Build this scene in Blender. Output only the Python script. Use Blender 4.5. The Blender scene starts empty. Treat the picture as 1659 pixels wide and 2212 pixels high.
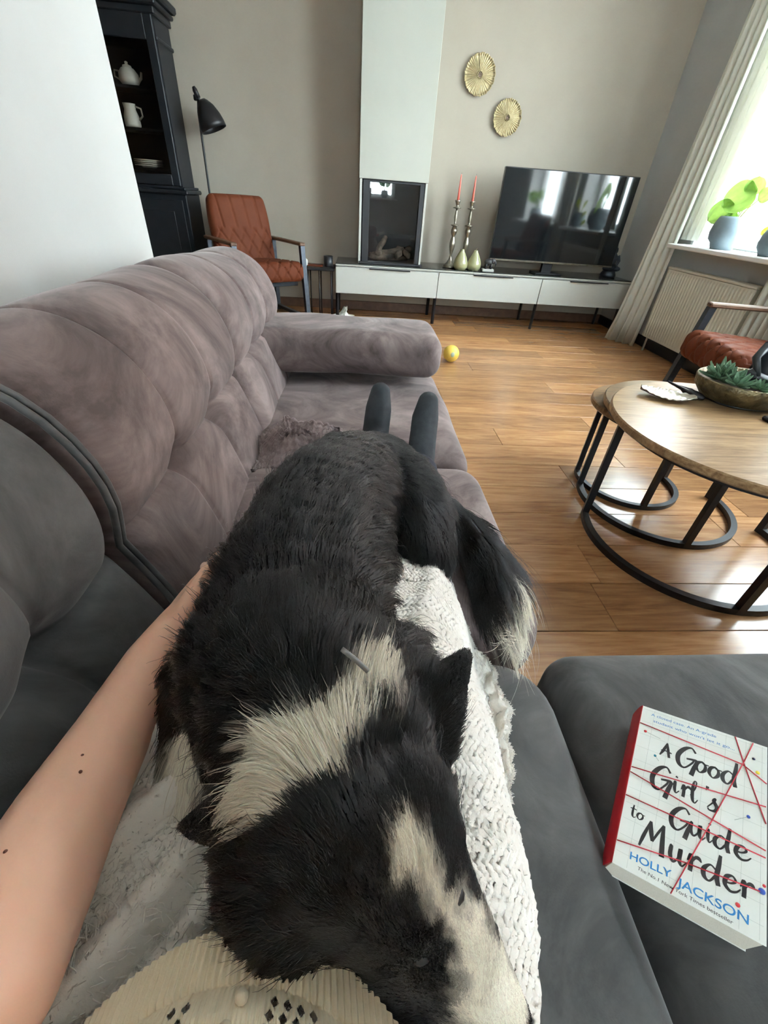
import bpy, bmesh, math, random
import numpy as np
from mathutils import Vector, Matrix, kdtree
random.seed(7); rng = np.random.default_rng(11)
sc = bpy.context.scene
C = bpy.context.collection
PI = math.pi
# ------------------------------------------------------------------ camera
FPX, CX, CY, CAMZ = 916.3, 829.5, 1106.0, 1.0
RIGHT = Vector((0.9968, -0.0516, 0.0611)); DOWN = Vector((0.0179, -0.5999, -0.7998)); FWD = Vector((0.0779, 0.7984, -0.5971))
cam = bpy.data.cameras.new('camera'); cam_o = bpy.data.objects.new('camera', cam); C.objects.link(cam_o)
cam.sensor_fit = 'HORIZONTAL'; cam.sensor_width = 36.0; cam.lens = 36.0 * FPX / 1659.0
cam.clip_start = 0.01; cam.clip_end = 200
m = Matrix((RIGHT, -DOWN, -FWD)).transposed().to_4x4(); m.translation = (0, 0, CAMZ)
cam_o.matrix_world = m
sc.camera = cam_o
def at_z(px, py, z):
    """world point at height z that lies on the sight line of a measured point"""
    d = RIGHT * ((px - CX) / FPX) + DOWN * ((py - CY) / FPX) + FWD
    return np.array(Vector((0, 0, CAMZ)) + d * ((z - CAMZ) / d.z))
# ------------------------------------------------------------------ sky, light, exposure
w = bpy.data.worlds.new('overcast_sky'); sc.world = w; w.use_nodes = True
bg = w.node_tree.nodes['Background']; bg.inputs[0].default_value = (0.80, 0.93, 1.0, 1); bg.inputs[1].default_value = 23.0
sc.view_settings.view_transform = 'Standard'; sc.view_settings.look = 'None'
sc.view_settings.gamma = 1.0; sc.view_settings.use_curve_mapping = False
sc.view_settings.exposure = 1.12
sc.cycles.max_bounces = 10; sc.cycles.diffuse_bounces = 6; sc.cycles.glossy_bounces = 4; sc.cycles.transparent_max_bounces = 12
sc.cycles.sample_clamp_indirect = 6.0
XW, YW, YR, XL, ZC = 2.74, 4.98, -2.6, -3.2, 2.85          # right wall, back wall, rear wall, far left wall, ceiling
WINS = [(2.9, 3.95), (0.85, 2.35)]                           # windows in the right wall (y range)
WZ0, WZ1 = 0.83, 2.68
REAR = (-0.15, 0.85, 0.95, 2.05)                             # window in the rear wall
# ------------------------------------------------------------------ helpers
class MB:
    """collects shapes; build() links them as one mesh object"""
    def __init__(s): s.v = []; s.f = []; s.sm = []
    def add(s, v, f, smooth=False):
        b = len(s.v); s.v += [tuple(map(float, p)) for p in v]; s.f += [tuple(int(i) + b for i in q) for q in f]; s.sm += [smooth] * len(f); return s
    def box(s, x0, x1, y0, y1, z0, z1):
        v = [(x, y, z) for z in (z0, z1) for y in (y0, y1) for x in (x0, x1)]
        return s.add(v, [(0, 2, 3, 1), (4, 5, 7, 6), (0, 1, 5, 4), (2, 6, 7, 3), (0, 4, 6, 2), (1, 3, 7, 5)])
    def bbox(s, x0, x1, y0, y1, z0, z1, b=.006):
        """box with chamfered edges"""
        cx, cy, cz = (x0 + x1) / 2, (y0 + y1) / 2, (z0 + z1) / 2
        v, f = rbox_data((x1 - x0) / 2, (y1 - y0) / 2, (z1 - z0) / 2, b, 1)
        return s.add(v + np.array([cx, cy, cz]), f, False)
    def lathe(s, prof, n=32, c=(0, 0, 0), smooth=True, sx=1, sy=1):
        v = []; f = []; k = len(prof)
        for i in range(n):
            a = 2 * PI * i / n
            for r, z in prof: v.append((c[0] + r * math.cos(a) * sx, c[1] + r * math.sin(a) * sy, c[2] + z))
        for i in range(n):
            j = (i + 1) % n
            for q in range(k - 1): f.append((i * k + q, j * k + q, j * k + q + 1, i * k + q + 1))
        return s.add(v, f, smooth)
    def tube(s, pts, r, n=10, caps=True, smooth=True, flat=None):
        pts = [Vector(p) for p in pts]; rs = r if hasattr(r, '__len__') else [r] * len(pts)
        v = []; f = []; up = None
        for i, p in enumerate(pts):
            t = (pts[min(i + 1, len(pts) - 1)] - pts[max(i - 1, 0)]).normalized()
            if up is None: up = t.orthogonal().normalized() if abs(t.z) > .9 else Vector((0, 0, 1))
            a = t.cross(up).normalized(); up = a.cross(t).normalized()
            for k in range(n):
                g = 2 * PI * (k + .5) / n
                v.append(p + (a * math.cos(g) + up * math.sin(g) * (flat or 1)) * rs[i])
        for i in range(len(pts) - 1):
            for k in range(n): f.append((i * n + k, i * n + (k + 1) % n, (i + 1) * n + (k + 1) % n, (i + 1) * n + k))
        if caps: f += [tuple(range(n))[::-1], tuple(range((len(pts) - 1) * n, len(pts) * n))]
        return s.add(v, f, smooth)
    def bar(s, a, b, wx, wy):
        """square bar between two points"""
        return s.tube([a, b], [wx * .7071] * 2, 4, smooth=False)
    def sphere(s, c, r, n=16, m=10):
        r = r if hasattr(r, '__len__') else (r, r, r); v = [(c[0], c[1], c[2] - r[2])]; f = []
        for j in range(1, m):
            t = PI * j / m - PI / 2
            for i in range(n):
                a = 2 * PI * i / n; v.append((c[0] + r[0] * math.cos(t) * math.cos(a), c[1] + r[1] * math.cos(t) * math.sin(a), c[2] + r[2] * math.sin(t)))
        v.append((c[0], c[1], c[2] + r[2])); e = len(v) - 1
        for i in range(n):
            k = (i + 1) % n; f.append((0, 1 + k, 1 + i)); f.append((e, e - n + i, e - n + k))
            for j in range(m - 2): f.append((1 + j * n + i, 1 + j * n + k, 1 + (j + 1) * n + k, 1 + (j + 1) * n + i))
        return s.add(v, f, True)
    def grid(s, P, smooth=True, cu=False, cv=False, skip=None):
        """P: array (nu, nv, 3)"""
        nu, nv = P.shape[:2]; f = []
        for i in range(nu if cu else nu - 1):
            for j in range(nv if cv else nv - 1):
                if skip is not None and skip[i, j]: continue
                a, b = (i + 1) % nu, (j + 1) % nv
                f.append((i * nv + j, a * nv + j, a * nv + b, i * nv + b))
        return s.add(P.reshape(-1, 3), f, smooth)
    def prism(s, poly, z0, z1, smooth=False):
        n = len(poly); v = [(x, y, z0) for x, y in poly] + [(x, y, z1) for x, y in poly]
        f = [tuple(range(n))[::-1], tuple(range(n, 2 * n))] + [(i, (i + 1) % n, (i + 1) % n + n, i + n) for i in range(n)]
        return s.add(v, f, smooth)
    def xf(s, M):
        s.v = [tuple(M @ Vector(p)) for p in s.v]; return s
    def build(s, name, mat, parent=None, mods=None):
        me = bpy.data.meshes.new(name); me.from_pydata(s.v, [], s.f); me.polygons.foreach_set('use_smooth', s.sm); me.update()
        return obj(name, me, mat, parent)
def obj(name, me, mat, parent=None):
    o = bpy.data.objects.new(name, me); C.objects.link(o)
    if mat is not None: me.materials.append(mat)
    if parent is not None: o.parent = parent
    return o
def rbox_data(hx, hy, hz, r, n=6, crown=0.0):
    """rounded box: unwelded-free grid of a cube pushed to a rounded shape"""
    bm = bmesh.new(); bmesh.ops.create_cube(bm, size=2)
    if n > 1: bmesh.ops.subdivide_edges(bm, edges=bm.edges[:], cuts=n, use_grid_fill=True)
    bm.verts.ensure_lookup_table()
    P = np.array([v.co[:] for v in bm.verts]); F = [tuple(v.index for v in f.verts) for f in bm.faces]; bm.free()
    h = np.array([hx, hy, hz]); r = min(r, hx * .999, hy * .999, hz * .999)
    if n == 1:
        # chamfer: 24 verts
        v = []; idx = {}
        for sx in (-1, 1):
            for sy in (-1, 1):
                for sz in (-1, 1):
                    for ax in range(3):
                        q = np.array([sx * (hx - r), sy * (hy - r), sz * (hz - r)]); q[ax] += (sx, sy, sz)[ax] * r
                        idx[(sx, sy, sz, ax)] = len(v); v.append(q)
        f = []
        S = [(-1, -1), (1, -1), (1, 1), (-1, 1)]
        def key(ax, s, a, b):
            t = [0, 0, 0]; t[ax] = s; o = [i for i in range(3) if i != ax]; t[o[0]] = a; t[o[1]] = b; return tuple(t)
        for ax in range(3):
            for s in (-1, 1):
                q = [idx[key(ax, s, a, b) + (ax,)] for a, b in S]
                f.append(tuple(q if (s > 0) == (ax != 1) else q[::-1]))
        for ax in range(3):
            o = [i for i in range(3) if i != ax]
            for a in (-1, 1):
                for b in (-1, 1):
                    t0 = [0] * 3; t0[ax] = -1; t0[o[0]] = a; t0[o[1]] = b; t1 = t0[:]; t1[ax] = 1
                    q = [idx[tuple(t0) + (o[0],)], idx[tuple(t1) + (o[0],)], idx[tuple(t1) + (o[1],)], idx[tuple(t0) + (o[1],)]]
                    f.append(tuple(q))
        for sx in (-1, 1):
            for sy in (-1, 1):
                for sz in (-1, 1): f.append(tuple(idx[(sx, sy, sz, k)] for k in range(3)))
        v = np.array(v); g = []
        for q in f:
            p = v[list(q)]; nn = np.cross(p[1] - p[0], p[2] - p[0]); g.append(q if nn @ p.mean(0) > 0 else q[::-1])
        return v, g
    # denser towards the edges
    s = np.sign(P) * (1 - (1 - np.abs(P)) ** 1.6)
    B = s * h; q = np.clip(B, -(h - r), h - r); d = B - q; L = np.linalg.norm(d, axis=1, keepdims=True); L[L == 0] = 1
    # cube edges share length sqrt2/3: normalise so the skin is round
    out = q + d / L * r
    if crown:
        t = np.clip(1 - (out[:, 0] / hx) ** 2, 0, 1) * np.clip(1 - (out[:, 1] / hy) ** 2, 0, 1)
        out[:, 2] += np.where(out[:, 2] > 0, crown * np.sqrt(t), 0)
    return out, F
def tag(o, label=None, cat=None, group=None, kind=None):
    if label: o['label'] = label
    if cat: o['category'] = cat
    if group: o['group'] = group
    if kind: o['kind'] = kind
    return o
def thing(name, label, cat, loc=(0, 0, 0), rz=0, group=None):
    o = bpy.data.objects.new(name, None); C.objects.link(o); o.location = loc; o.rotation_euler = (0, 0, rz); o.empty_display_size = .05
    return tag(o, label, cat, group)
def struct(o, label=None): o['kind'] = 'structure'; (label and tag(o, label)); return o
def copy_tree(o, parent=None):
    c = o.copy(); C.objects.link(c); c.parent = parent
    for ch in list(o.children): copy_tree(ch, c)
    return c
# ------------------------------------------------------------------ materials
def mat(name, col, rough=.6, metal=0.0, spec=.5, **kw):
    m = bpy.data.materials.new(name); m.use_nodes = True; b = m.node_tree.nodes['Principled BSDF']
    b.inputs['Base Color'].default_value = (*col, 1); b.inputs['Roughness'].default_value = rough; b.inputs['Metallic'].default_value = metal
    b.inputs['Specular IOR Level'].default_value = spec
    for k, v in kw.items(): b.inputs[k.replace('_', ' ')].default_value = v
    return m
def N(m, t, **kw):
    n = m.node_tree.nodes.new(t)
    for k, v in kw.items():
        if k in n.inputs.keys(): n.inputs[k].default_value = v
        else: setattr(n, k, v)
    return n
def L(m, a, b): m.node_tree.links.new(a, b)
def bsdf(m): return m.node_tree.nodes['Principled BSDF']
def coords(m, scale=(1, 1, 1), kind='Object', rand=False):
    tc = N(m, 'ShaderNodeTexCoord'); mp = N(m, 'ShaderNodeMapping'); mp.inputs['Scale'].default_value = scale
    L(m, tc.outputs[kind], mp.inputs['Vector'])
    if rand:
        oi = N(m, 'ShaderNodeObjectInfo'); ad = N(m, 'ShaderNodeVectorMath', operation='MULTIPLY_ADD')
        L(m, oi.outputs['Random'], ad.inputs[0]); ad.inputs[1].default_value = (37, 91, 13); L(m, mp.outputs[0], ad.inputs[2]); return ad.outputs[0], oi
    return mp.outputs[0]
def ramp(m, fac, stops):
    r = N(m, 'ShaderNodeValToRGB'); e = r.color_ramp.elements
    while len(e) < len(stops): e.new(.5)
    for q, (p, c) in zip(e, stops): q.position = p; q.color = (*c, 1)
    L(m, fac, r.inputs[0]); return r.outputs[0]
def noise(m, vec, scale, detail=4, rough=.55, dist=0):
    n = N(m, 'ShaderNodeTexNoise'); n.inputs['Scale'].default_value = scale; n.inputs['Detail'].default_value = detail
    n.inputs['Roughness'].default_value = rough; n.inputs['Distortion'].default_value = dist; L(m, vec, n.inputs['Vector']); return n.outputs[0]
def bump(m, h, strength=.3, dist=.002):
    b = N(m, 'ShaderNodeBump'); b.inputs['Strength'].default_value = strength; b.inputs['Distance'].default_value = dist
    L(m, h, b.inputs['Height']); L(m, b.outputs[0], bsdf(m).inputs['Normal'])
def noisy(name, c0, c1, scale=8, rough=.6, metal=0, bs=0, bscale=200, bd=.001, **kw):
    m = mat(name, c0, rough, metal, **kw); v = coords(m)
    L(m, ramp(m, noise(m, v, scale), [(.3, c0), (.7, c1)]), bsdf(m).inputs['Base Color'])
    if bs: bump(m, noise(m, v, bscale, 2), bs, bd)
    return m
def velvet(name, c0, c1, c2):
    m = mat(name, c0, .85, spec=.15); v = coords(m)
    n1 = noise(m, v, 4.0, 6, .66, 1.8)
    L(m, ramp(m, n1, [(.34, c0), (.5, c1), (.66, c2)]), bsdf(m).inputs['Base Color'])
    b = bsdf(m); b.inputs['Sheen Weight'].default_value = .28; b.inputs['Sheen Roughness'].default_value = .35; b.inputs['Sheen Tint'].default_value = (.85, .82, .82, 1)
    bump(m, noise(m, v, 420, 2), .25, .0006)
    return m
M_ = {}
M_['wall'] = noisy('beige_wall_paint', (.37, .325, .268), (.395, .35, .29), 3, .9, bs=.15, bscale=300)
M_['wall_white'] = noisy('white_wall_paint', (.46, .47, .46), (.49, .50, .49), 3, .9, bs=.15, bscale=260)
M_['wall_grey'] = noisy('grey_wall_paint', (.43, .445, .445), (.46, .475, .475), 3, .9, bs=.15, bscale=300)
M_['chimney'] = noisy('cream_plaster', (.405, .405, .355), (.43, .43, .38), 3, .9, bs=.15, bscale=260)
M_['ceiling'] = mat('ceiling_paint', (.92, .92, .90), .9)
M_['white_paint'] = mat('white_gloss_paint', (.82, .83, .83), .35)
M_['baseboard'] = noisy('dark_wood_skirting', (.10, .05, .03), (.15, .08, .045), 20, .5)
M_['black_metal'] = mat('black_powder_metal', (.012, .012, .014), .42, .3)
M_['dark_steel'] = noisy('dark_steel', (.03, .035, .045), (.05, .055, .065), 30, .4, .7)
M_['velvet_lit'] = velvet('sofa_velvet_lit_tone', (.08, .060, .058), (.16, .121, .117), (.25, .197, .188))  # sofa velvet as lit at the far end, light put into the colour
M_['velvet_shaded'] = velvet('sofa_velvet_shaded_tone', (.05, .05, .05), (.082, .081, .08), (.12, .119, .119))  # same velvet, its dimmer, cooler light at the near end painted in
def plank_mat(name, cols, random_obj=True, rough=.3, axis='x', sc_=1.0):
    m = mat(name, cols[0], rough); 
    if random_obj: v, oi = coords(m, (1.2 * sc_, 14 * sc_, 14 * sc_), rand=True)
    else: v = coords(m, (1.2 * sc_, 14 * sc_, 14 * sc_)); oi = None
    n1 = noise(m, v, 1.3, 8, .62, 1.6); n2 = noise(m, v, 7, 3, .6, .4)
    mx = N(m, 'ShaderNodeMix', data_type='FLOAT'); mx.inputs[0].default_value = .35; L(m, n1, mx.inputs[2]); L(m, n2, mx.inputs[3])
    c = ramp(m, mx.outputs[0], [(.30, cols[0]), (.45, cols[1]), (.58, cols[2]), (.72, cols[3])])
    if oi:
        h = N(m, 'ShaderNodeHueSaturation'); mr = N(m, 'ShaderNodeMapRange'); mr.inputs[3].default_value = .72; mr.inputs[4].default_value = 1.22
        L(m, oi.outputs['Random'], mr.inputs[0]); L(m, mr.outputs[0], h.inputs['Value']); L(m, c, h.inputs['Color']); c = h.outputs[0]
    L(m, c, bsdf(m).inputs['Base Color']); bump(m, mx.outputs[0], .12, .002); return m
M_['plank'] = plank_mat('oiled_oak_plank', [(.17, .075, .031), (.30, .145, .062), (.40, .21, .095), (.49, .28, .14)], rough=.24)
M_['gap'] = mat('dark_joint', (.03, .018, .01), .8)
M_['tabletop'] = plank_mat('mango_wood', [(.08, .042, .02), (.16, .095, .048), (.235, .15, .08), (.31, .21, .125)], rough=.28, sc_=1.6); bsdf(M_['tabletop']).inputs['Specular IOR Level'].default_value = .14
M_['leather'] = noisy('cognac_leather', (.098, .025, .0115), (.128, .036, .017), 6, .55, bs=.2, bscale=350, spec=.08)
M_['white_lacquer'] = mat('white_lacquer', (.47, .47, .435), .3)
M_['dark_glass_top'] = mat('dark_glass_top', (.035, .035, .033), .12)
M_['screen'] = mat('television_screen', (.006, .007, .008), .06, spec=.8)
M_['tv_bezel'] = mat('tv_bezel', (.02, .02, .022), .35)
M_['fire_dark'] = mat('firebox_black', (.012, .012, .013), .5)
M_['brass'] = noisy('antique_brass', (.34, .27, .14), (.48, .40, .24), 40, .45, .7, bs=.5, bscale=90, bd=.004)
M_['pewter'] = noisy('tarnished_silver', (.24, .21, .16), (.40, .36, .30), 30, .28, .9)
M_['candle'] = mat('coral_candle_wax', (.75, .16, .12), .45, Subsurface_Weight=.1)
M_['bark'] = noisy('charred_log', (.06, .05, .04), (.30, .22, .16), 14, .85, bs=.6, bscale=60, bd=.004)
M_['cab'] = noisy('black_stained_wood', (.009, .011, .014), (.014, .016, .02), 12, .45, spec=.3)
M_['ceramic'] = mat('cream_glazed_ceramic', (.70, .67, .58), .3)
M_['curtain'] = noisy('off_white_curtain_cloth', (.84, .84, .78), (.88, .88, .82), 20, .9, bs=.2, bscale=400)
M_['radiator'] = mat('cream_radiator_enamel', (.56, .54, .46), .45)
M_['black_plastic'] = mat('black_plastic', (.012, .012, .015), .45)
M_['pot'] = noisy('blue_grey_stoneware', (.10, .14, .17), (.20, .25, .28), 5, .55, bs=.25, bscale=60)
M_['ball'] = noisy('yellow_rubber', (.62, .38, .05), (.75, .52, .10), 25, .5, bs=.3, bscale=80)
M_['grey_print'] = mat('grey_green_print', (.30, .33, .24), .5)
M_['tissue'] = mat('white_crumpled_cloth', (.75, .73, .66), .85)
M_['skin'] = noisy('skin', (.76, .425, .30), (.81, .475, .34), 9, .5, bs=.12, bscale=260, bd=.0006, Subsurface_Weight=.08)
M_['sock'] = noisy('charcoal_sock_knit', (.025, .028, .033), (.038, .042, .048), 60, .95, bs=.4, bscale=500)
M_['denim'] = noisy('dark_navy_denim', (.010, .012, .022), (.016, .018, .032), 60, .9, bs=.3, bscale=600)
M_['knit'] = noisy('cream_knit_yarn', (.74, .65, .49), (.80, .71, .55), 60, .9, bs=.35, bscale=900, bd=.0008)
M_['fleece'] = noisy('white_fleece', (.82, .79, .73), (.88, .86, .82), 30, .95, bs=.5, bscale=500, bd=.001)
bsdf(M_['fleece']).inputs['Sheen Weight'].default_value = .4
M_['throw'] = noisy('mauve_chenille', (.20, .15, .155), (.34, .27, .27), 50, .9, bs=.6, bscale=300, bd=.002)
def glass_mat(name, tint, refl=.1, rough=.02):
    m = bpy.data.materials.new(name); m.use_nodes = True; nt = m.node_tree; nt.nodes.remove(nt.nodes['Principled BSDF'])
    out = nt.nodes['Material Output']; t = N(m, 'ShaderNodeBsdfTransparent'); t.inputs[0].default_value = (*tint, 1)
    g = N(m, 'ShaderNodeBsdfGlossy'); g.inputs['Roughness'].default_value = rough; lw = N(m, 'ShaderNodeLayerWeight'); lw.inputs[0].default_value = .5; fr = N(m, 'ShaderNodeMath', operation='POWER'); L(m, lw.outputs['Facing'], fr.inputs[0]); fr.inputs[1].default_value = 5.0
    ad = N(m, 'ShaderNodeMath', operation='ADD'); ad.inputs[1].default_value = refl + .04; ad.use_clamp = True; L(m, fr.outputs[0], ad.inputs[0])
    mx = N(m, 'ShaderNodeMixShader'); L(m, ad.outputs[0], mx.inputs[0]); L(m, t.outputs[0], mx.inputs[1]); L(m, g.outputs[0], mx.inputs[2]); L(m, mx.outputs[0], out.inputs[0]); return m
M_['pane'] = glass_mat('window_glass', (.97, .98, .97), .0)
M_['fire_glass'] = glass_mat('fireplace_glass', (.9, .9, .9), .04)
M_['cab_glass'] = glass_mat('cabinet_glass', (.93, .93, .93), .0)
def leaf_mat(name, c0, c1):
    m = noisy(name, c0, c1, 14, .45); b = bsdf(m)
    tr = N(m, 'ShaderNodeBsdfTranslucent'); tr.inputs[0].default_value = (*[min(1, 1.6 * x) for x in c1], 1); mx = N(m, 'ShaderNodeMixShader'); mx.inputs[0].default_value = .18
    out = m.node_tree.nodes['Material Output']; L(m, b.outputs[0], mx.inputs[1]); L(m, tr.outputs[0], mx.inputs[2]); L(m, mx.outputs[0], out.inputs[0]); return m
def translucent(m, col, f):
    tr = N(m, 'ShaderNodeBsdfTranslucent'); tr.inputs[0].default_value = (*col, 1); mx = N(m, 'ShaderNodeMixShader'); mx.inputs[0].default_value = f
    L(m, bsdf(m).outputs[0], mx.inputs[1]); L(m, tr.outputs[0], mx.inputs[2]); L(m, mx.outputs[0], m.node_tree.nodes['Material Output'].inputs[0])
translucent(M_['curtain'], (.80, .80, .74), .38)
M_['leaf'] = leaf_mat('striped_leaf_green', (.10, .24, .02), (.24, .38, .08))
M_['leaf_y'] = leaf_mat('yellow_green_leaf', (.30, .38, .02), (.42, .47, .05))
M_['succulent'] = leaf_mat('succulent_green', (.05, .11, .06), (.16, .26, .16))
M_['moss'] = noisy('bright_moss', (.05, .14, .03), (.16, .30, .07), 60, .9, bs=1, bscale=150, bd=.006)
M_['glass_olive'] = mat('olive_smoked_glass', (.30, .29, .16), .12, .0, .7)
# ------------------------------------------------------------------ the room
floor = struct(MB().box(XL, XW + .3, YR - .3, YW + .3, -.12, -.014).build('floor', M_['gap']), 'oiled oak plank floor')
PW = .1955; row = 0; y = .764 - PW * 18
while y < YW:
    x = XL + random.random() * -1.2
    while x < XW:
        ln = random.uniform(1.15, 2.3); xa, xb = max(x, XL), min(x + ln, XW)
        y1_ = min(y + PW, YW)
        if y1_ > YR and xb - xa > .05 and y1_ - max(y, YR) > .02:
            ya = max(y, YR)
            o = MB().bbox(-(xb - xa) / 2 + .0008, (xb - xa) / 2 - .0008, -(y1_ - ya) / 2 + .0012, (y1_ - ya) / 2 - .0012, -.016, 0, .0012).build('plank', M_['plank'], floor)
            o.location = ((xa + xb) / 2, (ya + y1_) / 2, 0)
        x += ln
    y += PW
b = MB(); ys = [YR - .3] + [q for wq in sorted(WINS) for q in wq] + [YW + .3]
for i in range(0, len(ys), 2): b.box(XW, XW + .28, ys[i], ys[i + 1], -.1, ZC)
for y0, y1 in WINS: b.box(XW, XW + .28, y0, y1, -.1, WZ0 - .03); b.box(XW, XW + .28, y0, y1, WZ1, ZC)
struct(b.build('wall_right', M_['wall_grey']), 'grey painted wall with the windows')
struct(MB().box(XL, XW + .28, YW, YW + .2, -.1, ZC).build('wall_back', M_['wall']), 'beige painted wall behind the television')
WX, WY = -.735, 1.84
struct(MB().box(WX - .22, WX, YR, WY, -.1, ZC).build('wall_left', M_['wall_white']), 'white wall behind the sofa')
struct(MB().box(XL - .2, XL, YR, YW, -.1, ZC).build('wall_far_left', M_['wall']), 'beige wall beyond the cabinet')
b = MB(); b.box(XL, REAR[0], YR - .28, YR, -.1, ZC); b.box(REAR[1], XW + .28, YR - .28, YR, -.1, ZC)
b.box(REAR[0], REAR[1], YR - .28, YR, -.1, REAR[2] - .03); b.box(REAR[0], REAR[1], YR - .28, YR, REAR[3], ZC)
struct(b.build('wall_rear', M_['wall_white']), 'white wall at the near end of the room')
struct(MB().box(XL - .2, XW + .28, YR - .28, YW + .2, ZC, ZC + .1).build('ceiling', M_['ceiling']), 'white ceiling')
struct(MB().bbox(XL, XW, YW - .018, YW, 0, .085, .004).build('baseboard_back', M_['baseboard']), 'dark wooden skirting board under the television wall')
struct(MB().bbox(XW - .018, XW, YR, YW - .02, 0, .085, .004).build('baseboard_right', M_['black_plastic']), 'dark skirting board under the windows')
CH = (.02, .61, 4.55)
struct(MB().bbox(CH[0], CH[1], CH[2], YW - .001, 1.105, ZC, .002).build('wall_chimney', M_['chimney']), 'white plastered chimney breast above the fireplace')
def window(idx, y0, y1):
    xr = XW + .17
    win = struct(MB().bbox(xr, xr + .07, y0, y0 + .07, WZ0, WZ1).bbox(xr, xr + .07, y1 - .07, y1, WZ0, WZ1).bbox(xr, xr + .07, y0 + .07, y1 - .07, WZ0, WZ0 + .07).bbox(xr, xr + .07, y0 + .07, y1 - .07, WZ1 - .07, WZ1).build('window_%d' % idx, M_['white_paint']), 'white framed sash window')
    ym = (y0 + y1) / 2; zm = 1.75
    MB().bbox(xr + .01, xr + .06, y0 + .07, y1 - .07, zm - .025, zm + .025).build('transom', M_['white_paint'], win)
    MB().bbox(xr + .012, xr + .058, ym - .022, ym + .022, WZ0 + .07, zm - .025).build('mullion', M_['white_paint'], win)
    for a, c in ((y0 + .07, ym - .022), (ym + .022, y1 - .07)): MB().box(xr + .03, xr + .036, a, c, WZ0 + .07, zm - .025).build('pane', M_['pane'], win)
    MB().box(xr + .03, xr + .036, y0 + .07, y1 - .07, zm + .025, WZ1 - .07).build('pane', M_['pane'], win)
    MB().bbox(XW + .001, xr, y0, y0 + .008, WZ0, WZ1, .001).bbox(XW + .001, xr, y1 - .008, y1, WZ0, WZ1, .001).bbox(XW + .001, xr, y0 + .008, y1 - .008, WZ1 - .008, WZ1, .001).build('reveal', M_['white_paint'], win)
    MB().bbox(XW - .19, XW + .24, y0 - .03, y1 + .03, WZ0 - .03, WZ0, .005).build('window_sill', M_['white_paint'], win)
for i, (y0, y1) in enumerate(WINS): window(i + 1, y0, y1)
x0, x1, z0, z1 = REAR; yr = YR - .2
win = struct(MB().bbox(x0, x0 + .07, yr, yr + .07, z0, z1).bbox(x1 - .07, x1, yr, yr + .07, z0, z1).bbox(x0 + .07, x1 - .07, yr, yr + .07, z0, z0 + .07).bbox(x0 + .07, x1 - .07, yr, yr + .07, z1 - .07, z1).build('window_3', M_['white_paint']), 'white framed window at the near end of the room')
MB().bbox(x0 + .07, x1 - .07, yr + .01, yr + .06, 2.0, 2.05).build('transom', M_['white_paint'], win)
MB().box(x0 + .07, x1 - .07, yr + .03, yr + .036, z0 + .07, 2.0).build('pane', M_['pane'], win)
MB().box(x0 + .07, x1 - .07, yr + .03, yr + .036, 2.05, z1 - .07).build('pane', M_['pane'], win)
MB().bbox(x0 - .05, x1 + .05, YR - .25, YR + .16, z0 - .03, z0, .005).build('window_sill', M_['white_paint'], win)
tag(MB().bbox(-.02, .33, YR - .1, YR + .05, .951, 1.12, .01).build('speaker_box', M_['black_plastic']), 'black oblong speaker box on the rear window sill', 'speaker')
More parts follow.
